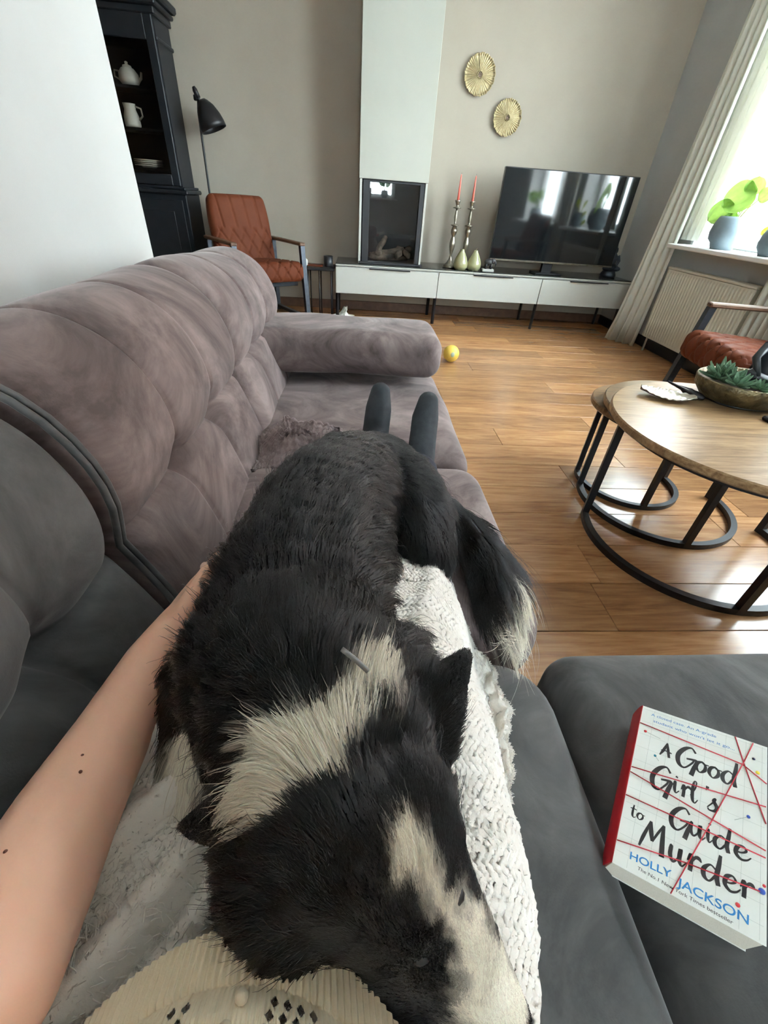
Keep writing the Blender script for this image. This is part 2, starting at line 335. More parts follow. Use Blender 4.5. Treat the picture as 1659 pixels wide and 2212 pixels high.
# ------------------------------------------------------------------ sofa
def resample(p, n):
    p = np.array(p, float); 
    for _ in range(3):                                   # corner cutting for a smooth profile
        q = [p[0]]
        for a, c in zip(p[:-1], p[1:]): q += [a * .75 + c * .25, a * .25 + c * .75]
        q.append(p[-1]); p = np.array(q)
    d = np.r_[0, np.cumsum(np.linalg.norm(np.diff(p, axis=0), axis=1))]; t = np.linspace(0, d[-1], n)
    return np.c_[np.interp(t, d, p[:, 0]), np.interp(t, d, p[:, 1])]
BACKP = [(-.225, .36), (-.235, .44), (-.262, .53), (-.296, .610), (-.302, .622), (-.287, .67), (-.296, .74), (-.340, .812), (-.43, .855), (-.53, .835), (-.60, .76), (-.615, .60), (-.615, .36)]
def back_cushion(y0, y1, seams, material, parent, name='back_cushion', seed=0):
    ns, ny = 110, max(40, int((y1 - y0) * 200)); pr = resample(BACKP, ns)
    t = np.gradient(pr, axis=0); t /= np.linalg.norm(t, axis=1, keepdims=True); nrm = np.c_[t[:, 1], -t[:, 0]]
    ih = int(np.argmin(np.abs(pr[:ns // 2, 1] - .617))); arc = np.r_[0, np.cumsum(np.linalg.norm(np.diff(pr, axis=0), axis=1))]
    ys = np.linspace(y0, y1, ny); S, Y = np.meshgrid(arc, ys, indexing='ij')
    d = np.zeros_like(S); sh = S - arc[ih]
    edges = [y0] + seams + [y1]
    front = np.clip(1 - np.maximum(0, S - arc[int(ns * .62)]) / .08, 0, 1)
    for a, c in zip(edges[:-1], edges[1:]):
        k = (Y >= a) & (Y <= c); u = (Y - a) / (c - a)
        d[k] += (.0075 * np.sqrt(np.clip(4 * u * (1 - u), 0, 1)) * (.25 + .75 * np.clip(1 - np.abs(sh) / .14, 0, 1)))[k]
    for q in seams:
        d -= .0065 * np.exp(-((Y - q) / .006) ** 2) * front
        d -= .026 * np.exp(-((Y - q) / .03) ** 2 - (sh / .03) ** 2)
    d -= .012 * np.exp(-(sh / .008) ** 2) * np.clip(np.minimum(Y - y0, y1 - Y) / .03, 0, 1)
    d *= np.clip(front + .15, 0, 1)
    rr = np.random.default_rng(seed); 
    for _ in range(14):
        a, c = rr.uniform(0, arc[-1]), rr.uniform(y0, y1); d += rr.normal(0, .004) * np.exp(-((S - a) / .09) ** 2 - ((Y - c) / .09) ** 2)
    e = np.minimum(Y - y0, y1 - Y); ed = np.clip(e / .055, 0, 1); k = np.sqrt(np.clip(1 - (1 - ed) ** 2, 0, 1))
    cen = np.array([-.42, .60]); X = pr[:, :1] + nrm[:, :1] * d; Z = pr[:, 1:] + nrm[:, 1:] * d
    Z = Z - .024 * np.clip((Y - 1.25) / .45, 0, 1) * np.clip((Z - .5) / .35, 0, 1); sh_ = .045 * (1 - k); vx, vz = cen[0] - X, cen[1] - Z; ln = np.hypot(vx, vz); X = X + vx / ln * sh_; Z = Z + vz / ln * sh_
    b = MB().grid(np.stack([X, Y, Z], -1))
    for j in (0, ny - 1):
        ring = [(i * ny + j) for i in range(ns)]; b.f.append(tuple(ring if j else ring[::-1])); b.sm.append(False)
    return b.build(name, material, parent)
sofa = thing('sectional_sofa', 'velvet sectional sofa in lit and shaded tones, with tufted back and chaise', 'sofa', (0, 0, 0))
VF, VN = M_['velvet_lit'], M_['velvet_shaded']
back_cushion(.437, 1.108, [.657, .867], VF, sofa, seed=1)
back_cushion(1.112, 1.74, [1.32, 1.53], VF, sofa, seed=2)
tag(back_cushion(-.62, .430, [-.40, -.17, .06, .27], VN, sofa, seed=3), 'near back cushion in the shaded velvet tone')
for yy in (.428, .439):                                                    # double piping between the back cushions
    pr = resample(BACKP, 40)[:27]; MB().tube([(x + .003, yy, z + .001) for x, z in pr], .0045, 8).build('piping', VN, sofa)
def cushion(x0, x1, y0, y1, z0, z1, r, crown, material, parent, name, n=26, disp=None):
    v, f = rbox_data((x1 - x0) / 2, (y1 - y0) / 2, (z1 - z0) / 2, r, n, crown)
    v = v + np.array([(x0 + x1) / 2, (y0 + y1) / 2, (z0 + z1) / 2])
    if disp: v = disp(v)
    return MB().add(v, f, True).build(name, material, parent)
def lump(seed, amp, s, c):
    r = np.random.default_rng(seed); K = [(r.uniform(-1, 1, 3) * np.array(s) + np.array(c), r.normal(0, amp), r.uniform(.05, .12)) for _ in range(14)]
    def f(v):
        for p, a, q in K: v[:, 2] += a * np.exp(-((v - p) ** 2).sum(1) / q ** 2)
        return v
    return f
cushion(-.30, .335, .985, 1.735, .27, .445, .07, .012, VF, sofa, 'seat_cushion', 34, lump(5, .007, (.3, .35, .1), (0, 1.35, .44)))
cushion(-.30, .345, .418, .98, .27, .445, .075, .012, VF, sofa, 'seat_cushion', 30, lump(6, .005, (.3, .3, .1), (0, .7, .44)))
tag(cushion(-.30, .335, -.62, .425, .22, .420, .10, .006, VN, sofa, 'seat_cushion', 34, lump(7, .004, (.3, .4, .1), (0, -.1, .44))), 'near seat cushion in the shaded velvet tone')
tag(cushion(.328, 1.22, -.62, .432, .14, .402, .06, .03, VN, sofa, 'chaise_cushion', 40, lump(8, .006, (.4, .4, .1), (.75, 0, .44))), 'chaise cushion in the shaded velvet tone')
cushion(-.34, .305, 1.455, 1.755, .485, .628, .052, .005, VF, sofa, 'armrest', 30, lump(9, .004, (.3, .15, .05), (0, 1.6, .63)))
MB().bbox(-.58, .27, 1.66, 1.745, .10, .52, .03).build('side_panel', VF, sofa)
MB().bbox(-.60, .29, -.60, 1.66, .09, .30, .02).build('base', VF, sofa)
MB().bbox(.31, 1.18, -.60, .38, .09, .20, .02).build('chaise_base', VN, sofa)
for x, y in ((-.54, 1.6), (.22, 1.6), (.22, .5), (-.54, -.52), (1.1, -.52), (1.1, .3)): MB().bbox(x - .025, x + .025, y - .025, y + .025, 0, .095, .004).build('leg', M_['black_metal'], sofa)
# mauve chenille throw bunched by the back cushions
def crumple(n, size, amp, seed, fold=9):
    r = np.random.default_rng(seed); u = np.linspace(-1, 1, n); U, V = np.meshgrid(u, u, indexing='ij'); Z = np.zeros_like(U); DX = np.zeros_like(U); DY = np.zeros_like(U)
    for _ in range(fold):
        a = r.uniform(0, PI); k = r.uniform(2, 7); ph = r.uniform(0, 6); g = np.sin((U * math.cos(a) + V * math.sin(a)) * k + ph + r.uniform(.2, .8) * np.sin(V * 3 + ph)); Z += amp * np.abs(g) / 2; DX += amp * .5 * g * math.cos(a); DY += amp * .5 * g * math.sin(a)
    R_ = np.hypot(U, V); env = np.clip(1.15 - R_ ** 2, 0, 1)
    return np.stack([U * size[0] + DX, V * size[1] + DY, Z * env], -1), env
P, e = crumple(70, (.12, .11), .020, 4)
P += .004 * np.sin(np.arange(70) * 2.1)[:, None, None] * np.array([0, 0, 1]) + .004 * np.sin(np.arange(70) * 2.1)[None, :, None] * np.array([0, 0, 1])
P = P + np.array([-.125, 1.01, .452]); P[..., 0] = np.maximum(P[..., 0], -.235 - (P[..., 2] - .45) * .3)
o = MB().grid(P).build('knitted_throw', M_['throw']); tag(o, 'mauve chunky knitted throw bunched on the sofa behind the dog', 'throw')
md = o.modifiers.new('thickness', 'SOLIDIFY'); md.thickness = .006
# ------------------------------------------------------------------ television wall
st = thing('tv_stand', 'long low white tv stand with dark top and three drawers', 'tv stand', (1.235, 4.7, 0))
def part(b, name, m, parent): 
    o = b.build(name, m, parent); o.matrix_parent_inverse = Matrix.Translation(parent.location).inverted() if parent.parent is None and parent.rotation_euler.z == 0 else Matrix(); return o
SX0, SX1, SY = -.18, 2.66, 4.47
part(MB().bbox(SX0 + .01, SX1 - .01, SY + .02, 4.93, .24, .462, .003), 'carcass', M_['white_lacquer'], st)
part(MB().bbox(SX0, SX1, SY, 4.945, .462, .474, .002), 'top_edge', M_['white_lacquer'], st)
part(MB().bbox(SX0 + .004, SX1 - .004, SY + .004, 4.94, .4742, .482, .002), 'top_panel', M_['dark_glass_top'], st)
for a, c in ((SX0, .778), (.782, 1.778), (1.782, SX1)):
    d = part(MB().bbox(a + .001, c - .001, SY, SY + .019, .236, .452, .002), 'drawer', M_['white_lacquer'], st)
    h = MB().bbox((a + c) / 2 - .17 + .0, (a + c) / 2 + .21, SY - .014, SY + .004, .446, .4535, .002).build('handle', M_['black_metal'], d); h.matrix_parent_inverse = Matrix.Translation(-Vector(st.location)) if False else Matrix()
for x in (SX0 + .015, .775, 1.785, SX1 - .02):
    for yy in (SY + .035, 4.9): part(MB().bar((x, yy, .0), (x, yy, .24), .022, .022), 'leg', M_['black_metal'], st)
# fireplace
fp = thing('fireplace', 'black framed gas fireplace with glass front and logs', 'fireplace', (.31, 4.76, .482))
part(MB().box(.03, .60, 4.93, YW - .002, .482, 1.104).box(.03, .045, 4.60, 4.93, .482, 1.104).box(.585, .60, 4.60, 4.93, .482, 1.104).box(.045, .585, 4.6, 4.93, .482, .50).box(.045, .585, 4.6, 4.93, 1.09, 1.104), 'firebox', M_['fire_dark'], fp)
part(MB().bbox(.055, .115, 4.56, 4.60, .50, 1.10, .002).bbox(.545, .585, 4.56, 4.60, .50, 1.10, .002).bbox(.115, .545, 4.56, 4.60, 1.085, 1.10, .002), 'frame', M_['black_plastic'], fp)
part(MB().bbox(.03, .62, 4.53, 4.60, .4825, .50, .003), 'hearth_plate', M_['black_plastic'], fp)
for a, c in ((.025, .045), (.588, .606)): part(MB().bbox(a, c, 4.555, 4.60, .4825, 1.104, .002), 'trim', M_['white_lacquer'], fp)
part(MB().box(.115, .545, 4.575, 4.58, .50, 1.085), 'glass_panel', M_['fire_glass'], fp)
for a, c, r in (((.14, 4.68, .525), (.50, 4.74, .54), .032), ((.16, 4.80, .53), (.46, 4.70, .60), .028), ((.38, 4.66, .55), (.53, 4.82, .60), .03), ((.20, 4.66, .55), (.28, 4.84, .68), .026), ((.13, 4.75, .52), (.24, 4.66, .57), .024), ((.40, 4.74, .60), (.52, 4.68, .545), .026)):
    a, c = np.array(a), np.array(c); pts = [a + (c - a) * t + rng.normal(0, .005, 3) for t in np.linspace(0, 1, 7)]
    part(MB().tube(pts, [r * q for q in (.8, 1, 1.05, 1, .95, 1, .8)], 10), 'log', M_['bark'], fp)
# television
tv = thing('television', 'flat black television standing on the white tv stand', 'television', (1.87, 4.62, .482))
part(MB().bbox(1.268, 2.478, 4.60, 4.645, .572, 1.264, .004), 'housing', M_['tv_bezel'], tv)
part(MB().bbox(1.274, 2.472, 4.596, 4.6005, .588, 1.258, .001), 'screen', M_['screen'], tv)
part(MB().bbox(1.268, 2.478, 4.592, 4.6, .572, .586, .002), 'bottom_trim', M_['pewter'], tv)
part(MB().bbox(1.72, 1.98, 4.54, 4.72, .4825, .495, .004), 'foot', M_['black_metal'], tv)
part(MB().bbox(1.80, 1.90, 4.62, 4.66, .49, .58, .004), 'neck', M_['black_metal'], tv)
# candlesticks, each with its candle
CS = [(.0, 0), (.062, 0), (.066, .008), (.055, .02), (.03, .045), (.014, .075), (.010, .10), (.014, .12), (.026, .17), (.028, .20), (.018, .24), (.014, .25), (.026, .275), (.028, .30), (.018, .33), (.036, .335), (.036, .341), (.010, .346), (.009, .36), (.015, .40), (.009, .445), (.010, .46), (.036, .465), (.036, .471), (.012, .476), (.014, .49), (.024, .515), (.026, .524), (.012, .524), (.012, .50), (.0, .50)]
for k, (x, y) in enumerate(((.905, 4.66), (1.045, 4.70))):
    tag(MB().lathe(CS, 24).build('candlestick', M_['pewter']), ('tall turned silver candlestick nearer the fireplace', 'tall turned silver candlestick nearer the television')[k], 'candlestick', 'pair of tall candlesticks').location = (x, y, .4825)
    c = MB().lathe([(0, .0), (.0105, 0), (.0085, .12), (.005, .195), (.0015, .205), (0, .206)], 14).build('taper_candle', M_['candle']); c.location = (x, y, .4825 + .501)
    MB().tube([(0, 0, .204), (.001, 0, .216)], .0012, 6).build('wick', M_['black_plastic'], c)
    tag(c, ('coral taper candle in the candlestick nearer the fireplace', 'coral taper candle in the candlestick nearer the television')[k], 'candle', 'pair of coral candles')
for k, (x, y, s) in enumerate(((.985, 4.54, 1.0), (1.118, 4.56, .98))):
    o = tag(MB().lathe([(0, 0), (.05, .0), (.068, .03), (.066, .06), (.05, .10), (.03, .135), (.018, .155), (.02, .163), (.0, .165)], 24).build('pear_ornament', M_['glass_olive']), ('olive glass pear ornament beside the candlestick', 'olive glass pear ornament beside the small black figurine')[k], 'ornament', 'olive glass pears')
    o.location = (x, y, .4825); o.scale = (s, s, s); MB().tube([(0, 0, .163), (.004, 0, .176), (.012, 0, .184)], [.004, .003, .003], 6).build('stem', M_['bark'], o)
fg = thing('elephant_figurine', 'small black elephant figurine on a white base by the television', 'figurine', (1.248, 4.53, .4825))
MB().bbox(-.055, .055, -.03, .03, 0, .022, .003).build('base', M_['white_lacquer'], fg)
b = MB(); b.sphere((0, 0, .075), (.042, .026, .03)); b.sphere((.042, 0, .085), (.022, .018, .022)); b.tube([(.058, 0, .085), (.07, 0, .065), (.068, 0, .04)], [.009, .007, .004], 8)
for sx in (-.025, .025):
    for sy in (-.014, .014): b.tube([(sx, sy, .0225), (sx, sy, .065)], .010, 8)
b.build('body', M_['black_plastic'], fg)
for s in (-1, 1): MB().sphere((.034, s * .02, .088), (.014, .004, .018)).build('ear', M_['black_plastic'], fg)
bd = thing('buddha_statue', 'dark seated statue behind the right end of the television', 'statue', (2.52, 4.70, .4825))
MB().lathe([(0, 0), (.07, 0), (.075, .02), (.06, .05), (.05, .055), (0, .055)], 20).build('plinth', M_['dark_steel'], bd)
b = MB(); b.sphere((0, 0, .085), (.075, .055, .035)); b.sphere((0, 0, .15), (.045, .034, .06)); b.sphere((0, 0, .225), (.026, .028, .034)); b.sphere((0, 0, .262), (.013, .013, .018))
for s in (-1, 1): b.tube([(s * .045, 0, .185), (s * .062, -.01, .14), (s * .03, -.045, .105)], [.016, .015, .012], 8); b.sphere((s * .05, -.03, .075), (.04, .03, .022))
b.build('body', M_['dark_steel'], bd)
for k, (x, z, r) in enumerate(((1.004, 1.85, .130), (1.296, 1.606, .124))):
    d = thing('wall_disc', ('round gold hammered wall disc hanging higher on the wall', 'round gold hammered wall disc hanging lower on the wall')[k], 'wall decoration', (x, YW - .004, z), 0, 'pair of gold wall discs')
    nr, na = 12, 180; rr_ = np.linspace(.16, 1, nr); aa = np.linspace(0, 2 * PI, na, endpoint=False); A, R_ = np.meshgrid(aa, rr_, indexing='ij')
    rim = r * R_ * (1 + .018 * np.sin(17 * A + k) * R_ ** 4 + .01 * np.sin(31 * A) * R_ ** 4)
    hgt = .012 + .014 * (1 - R_) + .0035 * np.sin(45 * A + 2 * np.sin(3 * A)) * R_ - .006 * (np.abs((A * 5 / (2 * PI) + k * .3) % 1 - .5) < .012) + .014 * np.clip((R_ - .85) / .15, 0, 1) ** 2
    o = MB().grid(np.stack([rim * np.cos(A), -hgt, rim * np.sin(A)], -1), cu=True).build('dish', M_['brass'], d); o.modifiers.new('t', 'SOLIDIFY').thickness = .003
    b = MB(); ring = [(.16 * r * 1.05 * math.cos(q), -.03 - .004 * math.sin(9 * q), .16 * r * 1.05 * math.sin(q)) for q in np.linspace(0, 2 * PI, 28)]; b.tube(ring, .0055, 6); b.build('centre_ring', M_['brass'], d)
    b = MB()
    for q in range(7): a = q * 2 * PI / 7; b.sphere((.09 * r * math.cos(a), -.024, .09 * r * math.sin(a)), .006, 8, 6)
    b.sphere((0, -.016, 0), (.13 * r, .01, .13 * r), 14, 8); b.build('centre_boss', M_['bark'], d)
# ------------------------------------------------------------------ floor lamp
lp = thing('floor_lamp', 'black floor lamp with bell shade behind the cognac armchair', 'floor lamp', (-1.30, 4.78, 0))
MB().lathe([(0, 0), (.13, 0), (.13, .012), (.02, .022), (0, .022)], 28).build('base', M_['black_metal'], lp)
MB().tube([(0, 0, .02), (0, 0, .8), (.006, 0, 1.45), (.02, 0, 1.535)], .0085, 10).build('pole', M_['black_metal'], lp)
b = MB().lathe([(.0, .085), (.022, .085), (.04, .07), (.068, .035), (.092, -.02), (.103, -.07), (.104, -.105), (.100, -.105), (.098, -.07), (.087, -.02), (.063, .03), (.0, .06)], 28); b.xf(Matrix.Translation((.085, -.02, 1.445)) @ Matrix.Rotation(math.radians(-20), 4, 'Y')); b.build('shade', M_['black_metal'], lp)
b = MB().lathe([(0, .0), (.017, 0), (.02, .05), (.012, .07), (0, .07)], 14); b.xf(Matrix.Translation((.03, -.02, 1.53)) @ Matrix.Rotation(math.radians(-24), 4, 'Y')); b.build('socket', M_['black_metal'], lp)
MB().bbox(-.012, .035, -.02, .012, 1.515, 1.55, .005).build('joint', M_['black_metal'], lp)
# ------------------------------------------------------------------ black display cabinet and the crockery in it
KX0, KX1, KY = -2.75, -1.475, 4.60
cb = thing('display_cabinet', 'tall black display cabinet with glass doors', 'cabinet', ((KX0 + KX1) / 2, 4.78, 0))
part(MB().box(KX1 - .03, KX1, KY + .03, 4.955, .95, 1.96).box(KX0, KX0 + .03, KY + .03, 4.955, .95, 1.96).box(KX0 + .03, KX1 - .03, 4.93, 4.955, .95, 1.96).box(KX0 + .03, KX1 - .03, KY + .03, 4.93, 1.93, 1.96), 'upper_carcass', M_['cab'], cb)
part(MB().bbox(KX0 - .03, KX1 + .03, KY - .02, 4.96, .08, .90, .006).bbox(KX0 - .015, KX1 + .015, KY, 4.955, 0, .08, .004), 'lower_carcass', M_['cab'], cb)
part(MB().bbox(KX0 - .055, KX1 + .055, KY - .05, 4.965, .90, .93, .008).bbox(KX0 - .035, KX1 + .035, KY - .03, 4.965, .93, .95, .006), 'waist_moulding', M_['cab'], cb)
part(MB().bbox(KX0 - .02, KX1 + .012, KY + .01, 4.965, 1.80, 1.825, .006).bbox(KX0 - .02, KX1 + .02, KY + .0, 4.965, 1.93, 1.97, .006).bbox(KX0 - .045, KX1 + .045, KY - .03, 4.968, 1.97, 2.0, .008).bbox(KX0 - .075, KX1 + .075, KY - .06, 4.97, 2.0, 2.05, .012), 'cornice', M_['cab'], cb)
for z in (1.065, 1.315, 1.56): part(MB().bbox(KX0 + .03, KX1 - .03, KY + .06, 4.93, z - .018, z, .002), 'shelf', M_['cab'], cb)
KM = (KX0 + KX1) / 2
for a, c in ((KX0 + .005, KM - .003), (KM + .003, KX1 - .005)):
    d = part(MB().bbox(a, a + .06, KY, KY + .03, .955, 1.93, .004).bbox(c - .06, c, KY, KY + .03, .955, 1.93, .004).bbox(a + .06, c - .06, KY, KY + .03, .955, 1.03, .004).bbox(a + .06, c - .06, KY, KY + .03, 1.80, 1.93, .004), 'glass_door', M_['cab'], cb)
    o = MB().box(a + .06, c - .06, KY + .012, KY + .016, 1.03, 1.80).build('pane', M_['cab_glass'], d)
    d = part(MB().bbox(a, c, KY - .036, KY - .02, .12, .86, .004).bbox(a + .08, c - .08, KY - .042, KY - .036, .2, .78, .004), 'lower_door', M_['cab'], cb)
    o = MB().sphere(((c - .03) if a < KM - .1 else a + .03, KY - .05, .55), .012, 10, 8).build('knob', M_['brass'], d)
tp = thing('teapot', 'pale glazed teapot on the top shelf of the black cabinet', 'teapot', (-1.775, 4.75, 1.5605))
MB().lathe([(0, 0), (.05, 0), (.075, .03), (.07, .07), (.045, .10), (.03, .105), (0, .106)], 24).build('body', M_['ceramic'], tp)
MB().lathe([(.034, .104), (.03, .115), (.01, .122), (.012, .135), (0, .14)], 18).build('lid', M_['ceramic'], tp)
MB().tube([(.06, 0, .03), (.09, 0, .05), (.10, 0, .085)], [.014, .010, .007], 10).build('spout', M_['ceramic'], tp)
MB().tube([(-.06, 0, .08), (-.10, 0, .085), (-.105, 0, .05), (-.065, 0, .03)], .006, 8).build('handle', M_['ceramic'], tp)
jg = thing('jug', 'pale glazed jug on the middle shelf of the black cabinet', 'jug', (-1.82, 4.75, 1.3155))
MB().lathe([(0, 0), (.055, 0), (.06, .02), (.056, .07), (.042, .11), (.047, .145), (.043, .145), (.038, .11), (0, .1)], 24).build('body', M_['ceramic'], jg)
MB().tube([(.044, 0, .13), (.085, 0, .12), (.088, 0, .075), (.056, 0, .05)], .007, 8).build('handle', M_['ceramic'], jg)
for k in range(4):
    o = tag(MB().lathe([(0, .004), (.05, .004), (.062, .012), (.11, .017), (.11, .02), (.06, .016), (.05, .008), (0, .008)], 28).build('plate', M_['ceramic']), ('lowest', 'second lowest', 'second highest', 'topmost')[k] + ' pale plate of the stack in the black cabinet', 'plate', 'plates stacked in the cabinet'); o.location = (-1.76, 4.75, 1.0615 + .0125 * k)
# ------------------------------------------------------------------ cognac armchairs (facing local -y)
def quilt(v, n_axis, p=.105, dep=.006, ua=0, va=1, vert=False):
    u, w_ = v[:, ua], v[:, va]
    def g(t): q = np.abs(((t / p) % 1) - .5); return np.exp(-((.5 - q) * p / .0075) ** 2)
    return g(u + w_ * .62) + g(u - w_ * .62)
def armchair(label, loc, rz):
    ch = thing('armchair', label, 'armchair', loc, rz, 'cognac leather armchairs')
    v, f = rbox_data(.275, .315, .075, .05, 80, .012); k = np.where(v[:, 2] > -.02, 1, .3); s = quilt(v, 2); s = np.where(v[:, 1] < -.275, quilt(np.c_[v[:, 0], v[:, 2], v[:, 2]], 1), s)
    v = v * (1 - .0) ; nn = np.zeros_like(v); nn[:, 2] = np.where(v[:, 2] > .04, 1, 0); nn[:, 1] = np.where(v[:, 1] < -.29, -1, 0)
    v = v - nn * (s * .011)[:, None]
    b = MB().add(v, f, True); b.xf(Matrix.Translation((0, -.05, .40)) @ Matrix.Rotation(math.radians(-4), 4, 'X')); b.build('seat', M_['leather'], ch)
    v, f = rbox_data(.275, .05, .27, .045, 80)
    # upper corners rounder, top slightly narrower
    t = np.clip((v[:, 2] - .05) / .22, 0, 1); v[:, 0] *= 1 - .10 * t ** 2
    s = np.where(v[:, 2] > .02, np.exp(-((.5 - np.abs(((v[:, 0] + .10 * v[:, 2]) / .115 + .5) % 1 - .5)) * .115 / .0075) ** 2), quilt(np.c_[v[:, 0], v[:, 2], v[:, 2]], 1))
    v[:, 1] += np.where(v[:, 1] < -.03, s * .011, 0); v[:, 1] -= .02 * (1 - (v[:, 0] / .28) ** 2) * (v[:, 1] < 0)
    b = MB().add(v, f, True); b.xf(Matrix.Translation((0, .275, .66)) @ Matrix.Rotation(math.radians(-14), 4, 'X')); b.build('backrest', M_['leather'], ch)
    for s in (-1, 1):
        x = s * .305
        fr = MB().prism([(-.352, 0), (-.314, 0), (-.242, .606), (-.280, .606)], x - .02, x + .02).xf(Matrix(((0, 0, 1, 0), (1, 0, 0, 0), (0, 1, 0, 0), (0, 0, 0, 1)))).bbox(x - .02, x + .02, .262, .30, 0, .605, .003).bbox(x - .0199, x + .0199, -.32, .262, .02, .05, .003).build('side_frame', M_['dark_steel'], ch)
        MB().bbox(x - .027, x + .027, -.282, .32, .606, .63, .006).build('arm_pad', M_['baseboard'], ch)
    MB().bbox(-.285, .285, -.20, -.165, .29, .325, .003).bbox(-.285, .285, .19, .225, .29, .325, .003).build('cross_bars', M_['dark_steel'], ch)
    return ch
armchair('cognac leather armchair in the corner beside the black cabinet', (-.867, 4.395, 0), math.radians(35))
armchair('cognac leather armchair by the radiator behind the coffee table', (2.235, 2.185, 0), math.radians(-99))
# side table with its bits
sd = thing('side_table', 'small black side table between armchair and tv stand', 'side table', (-.33, 4.58, 0))
MB().bbox(-.15, .14, -.15, .15, .415, .438, .004).build('top', M_['black_metal'], sd)
for x in (-.10, .0, .11):
    for yy in (-.12, .12): MB().tube([(x, yy, 0), (x, yy, .416)], .006, 8).build('leg', M_['black_metal'], sd)
tag(MB().lathe([(0, 0), (.04, 0), (.042, .005), (.042, .085), (.038, .085), (.037, .01), (0, .01)], 24).build('mug', M_['black_plastic']), 'black cylindrical pot on the small side table', 'pot').location = (-.25, 4.56, .4385)
tag(MB().lathe([(0, 0), (.016, 0), (.018, .01), (.017, .045), (.01, .055), (0, .056)], 16).build('candle_cup', M_['white_lacquer']), 'tiny white candle cup on the small side table', 'candle').location = (-.452, 4.52, .4385)
tag(MB().bbox(-.07, .07, -.05, .05, 0, .008, .002).build('magazine', M_['leather']), 'small brown booklet lying on the side table', 'booklet').location = (-.37, 4.55, .4385)
P, e = crumple(40, (.07, .06), .036, 9, 6)
tag(MB().grid(P + np.array([0, 0, .004])).build('crumpled_cloth', M_['tissue']), 'crumpled white cloth lying on the floor by the tv stand', 'cloth').location = (-.10, 4.60, 0)
bl = tag(MB().sphere((0, 0, .0615), .0615, 28, 18).build('ball', M_['ball']), 'yellow rubber ball on the floor by the sofa arm', 'ball'); bl.location = (.745, 3.30, 0)
MB().sphere((0, -.052, .066), (.02, .0115, .022), 12, 8).build('print_patch', M_['grey_print'], bl)
# ------------------------------------------------------------------ curtains, radiator
def curtain(label, pts_top, pts_bot, z0, z1, folds, amp, seed):
    r = np.random.default_rng(seed); nu, nv = folds * 12 + 1, 14; u = np.linspace(0, 1, nu); P = np.zeros((nu, nv, 3))
    for j in range(nv):
        t = j / (nv - 1); a = np.array(pts_bot) * (1 - t ** .7) + np.array(pts_top) * t ** .7
        d = np.r_[0, np.cumsum(np.linalg.norm(np.diff(a, axis=0), axis=1))]; d /= d[-1]
        x, y_ = np.interp(u, d, a[:, 0]), np.interp(u, d, a[:, 1]); dx, dy = np.gradient(x), np.gradient(y_); ln = np.hypot(dx, dy)
        ph = u * folds * 2 * PI + .5 * np.sin(u * 9 + seed); q = amp * np.sin(ph) * (1 + .25 * np.sin(u * 13 + 2 + seed)) * (1 - .25 * t)
        P[:, j] = np.c_[x - dy / ln * q, y_ + dx / ln * q, np.full(nu, z0 + (z1 - z0) * t)]
    o = MB().grid(P).build('curtain', M_['curtain']); md = o.modifiers.new('t', 'SOLIDIFY'); md.thickness = .004; return tag(o, label, 'curtain', 'off-white curtains')
curtain('off-white curtain hanging beside the television end of the window', [(2.60, 4.10), (2.62, 3.90)], [(2.46, 4.26), (2.63, 4.02)], .006, 2.7, 4, .022, 1)
curtain('off-white curtain hanging inside the window reveal behind the pot plant', [(2.66, 3.98), (2.71, 3.78)], [(2.66, 4.04), (2.71, 3.84)], .86, 2.7, 4, .014, 2)
curtain('off-white curtain behind the armchair by the radiator', [(2.63, 2.90), (2.63, 2.62)], [(2.62, 2.94), (2.62, 2.62)], .01, 2.7, 5, .03, 3)
curtain('off-white curtain between the two windows, further from the television', [(2.69, 2.58), (2.69, 2.34)], [(2.69, 2.60), (2.69, 2.34)], .09, 2.7, 4, .018, 4)
ra = thing('radiator', 'cream panel radiator below the window sill', 'radiator', (2.64, 3.45, 0))
yy = np.linspace(-.49, .49, 393); zz = np.array([.13, .145, .16, .62, .635, .65]); Y, Z = np.meshgrid(yy, zz, indexing='ij')
amp = np.where((Z > .15) & (Z < .63), .006, 0); X = -.02 - amp * np.clip(np.cos(Y / .0333 * 2 * PI) * 1.6, -1, 1)
MB().grid(np.stack([X, Y, Z], -1)).build('front_panel', M_['radiator'], ra)
MB().bbox(-.018, .05, -.49, .49, .12, .655, .004).build('body', M_['radiator'], ra)
b = MB(); b.bbox(-.026, .056, -.495, .495, .655, .672, .003); b.build('top_grille', M_['radiator'], ra)
for s in (-1, 1): MB().tube([(0.02, s * .46, .0), (0.02, s * .46, .13)], .009, 8).build('pipe', M_['radiator'], ra)
for s in (-1, 1): MB().bbox(.05, .098, s * .28 - .02, s * .28 + .02, .3, .5, .002).build('bracket', M_['radiator'], ra)
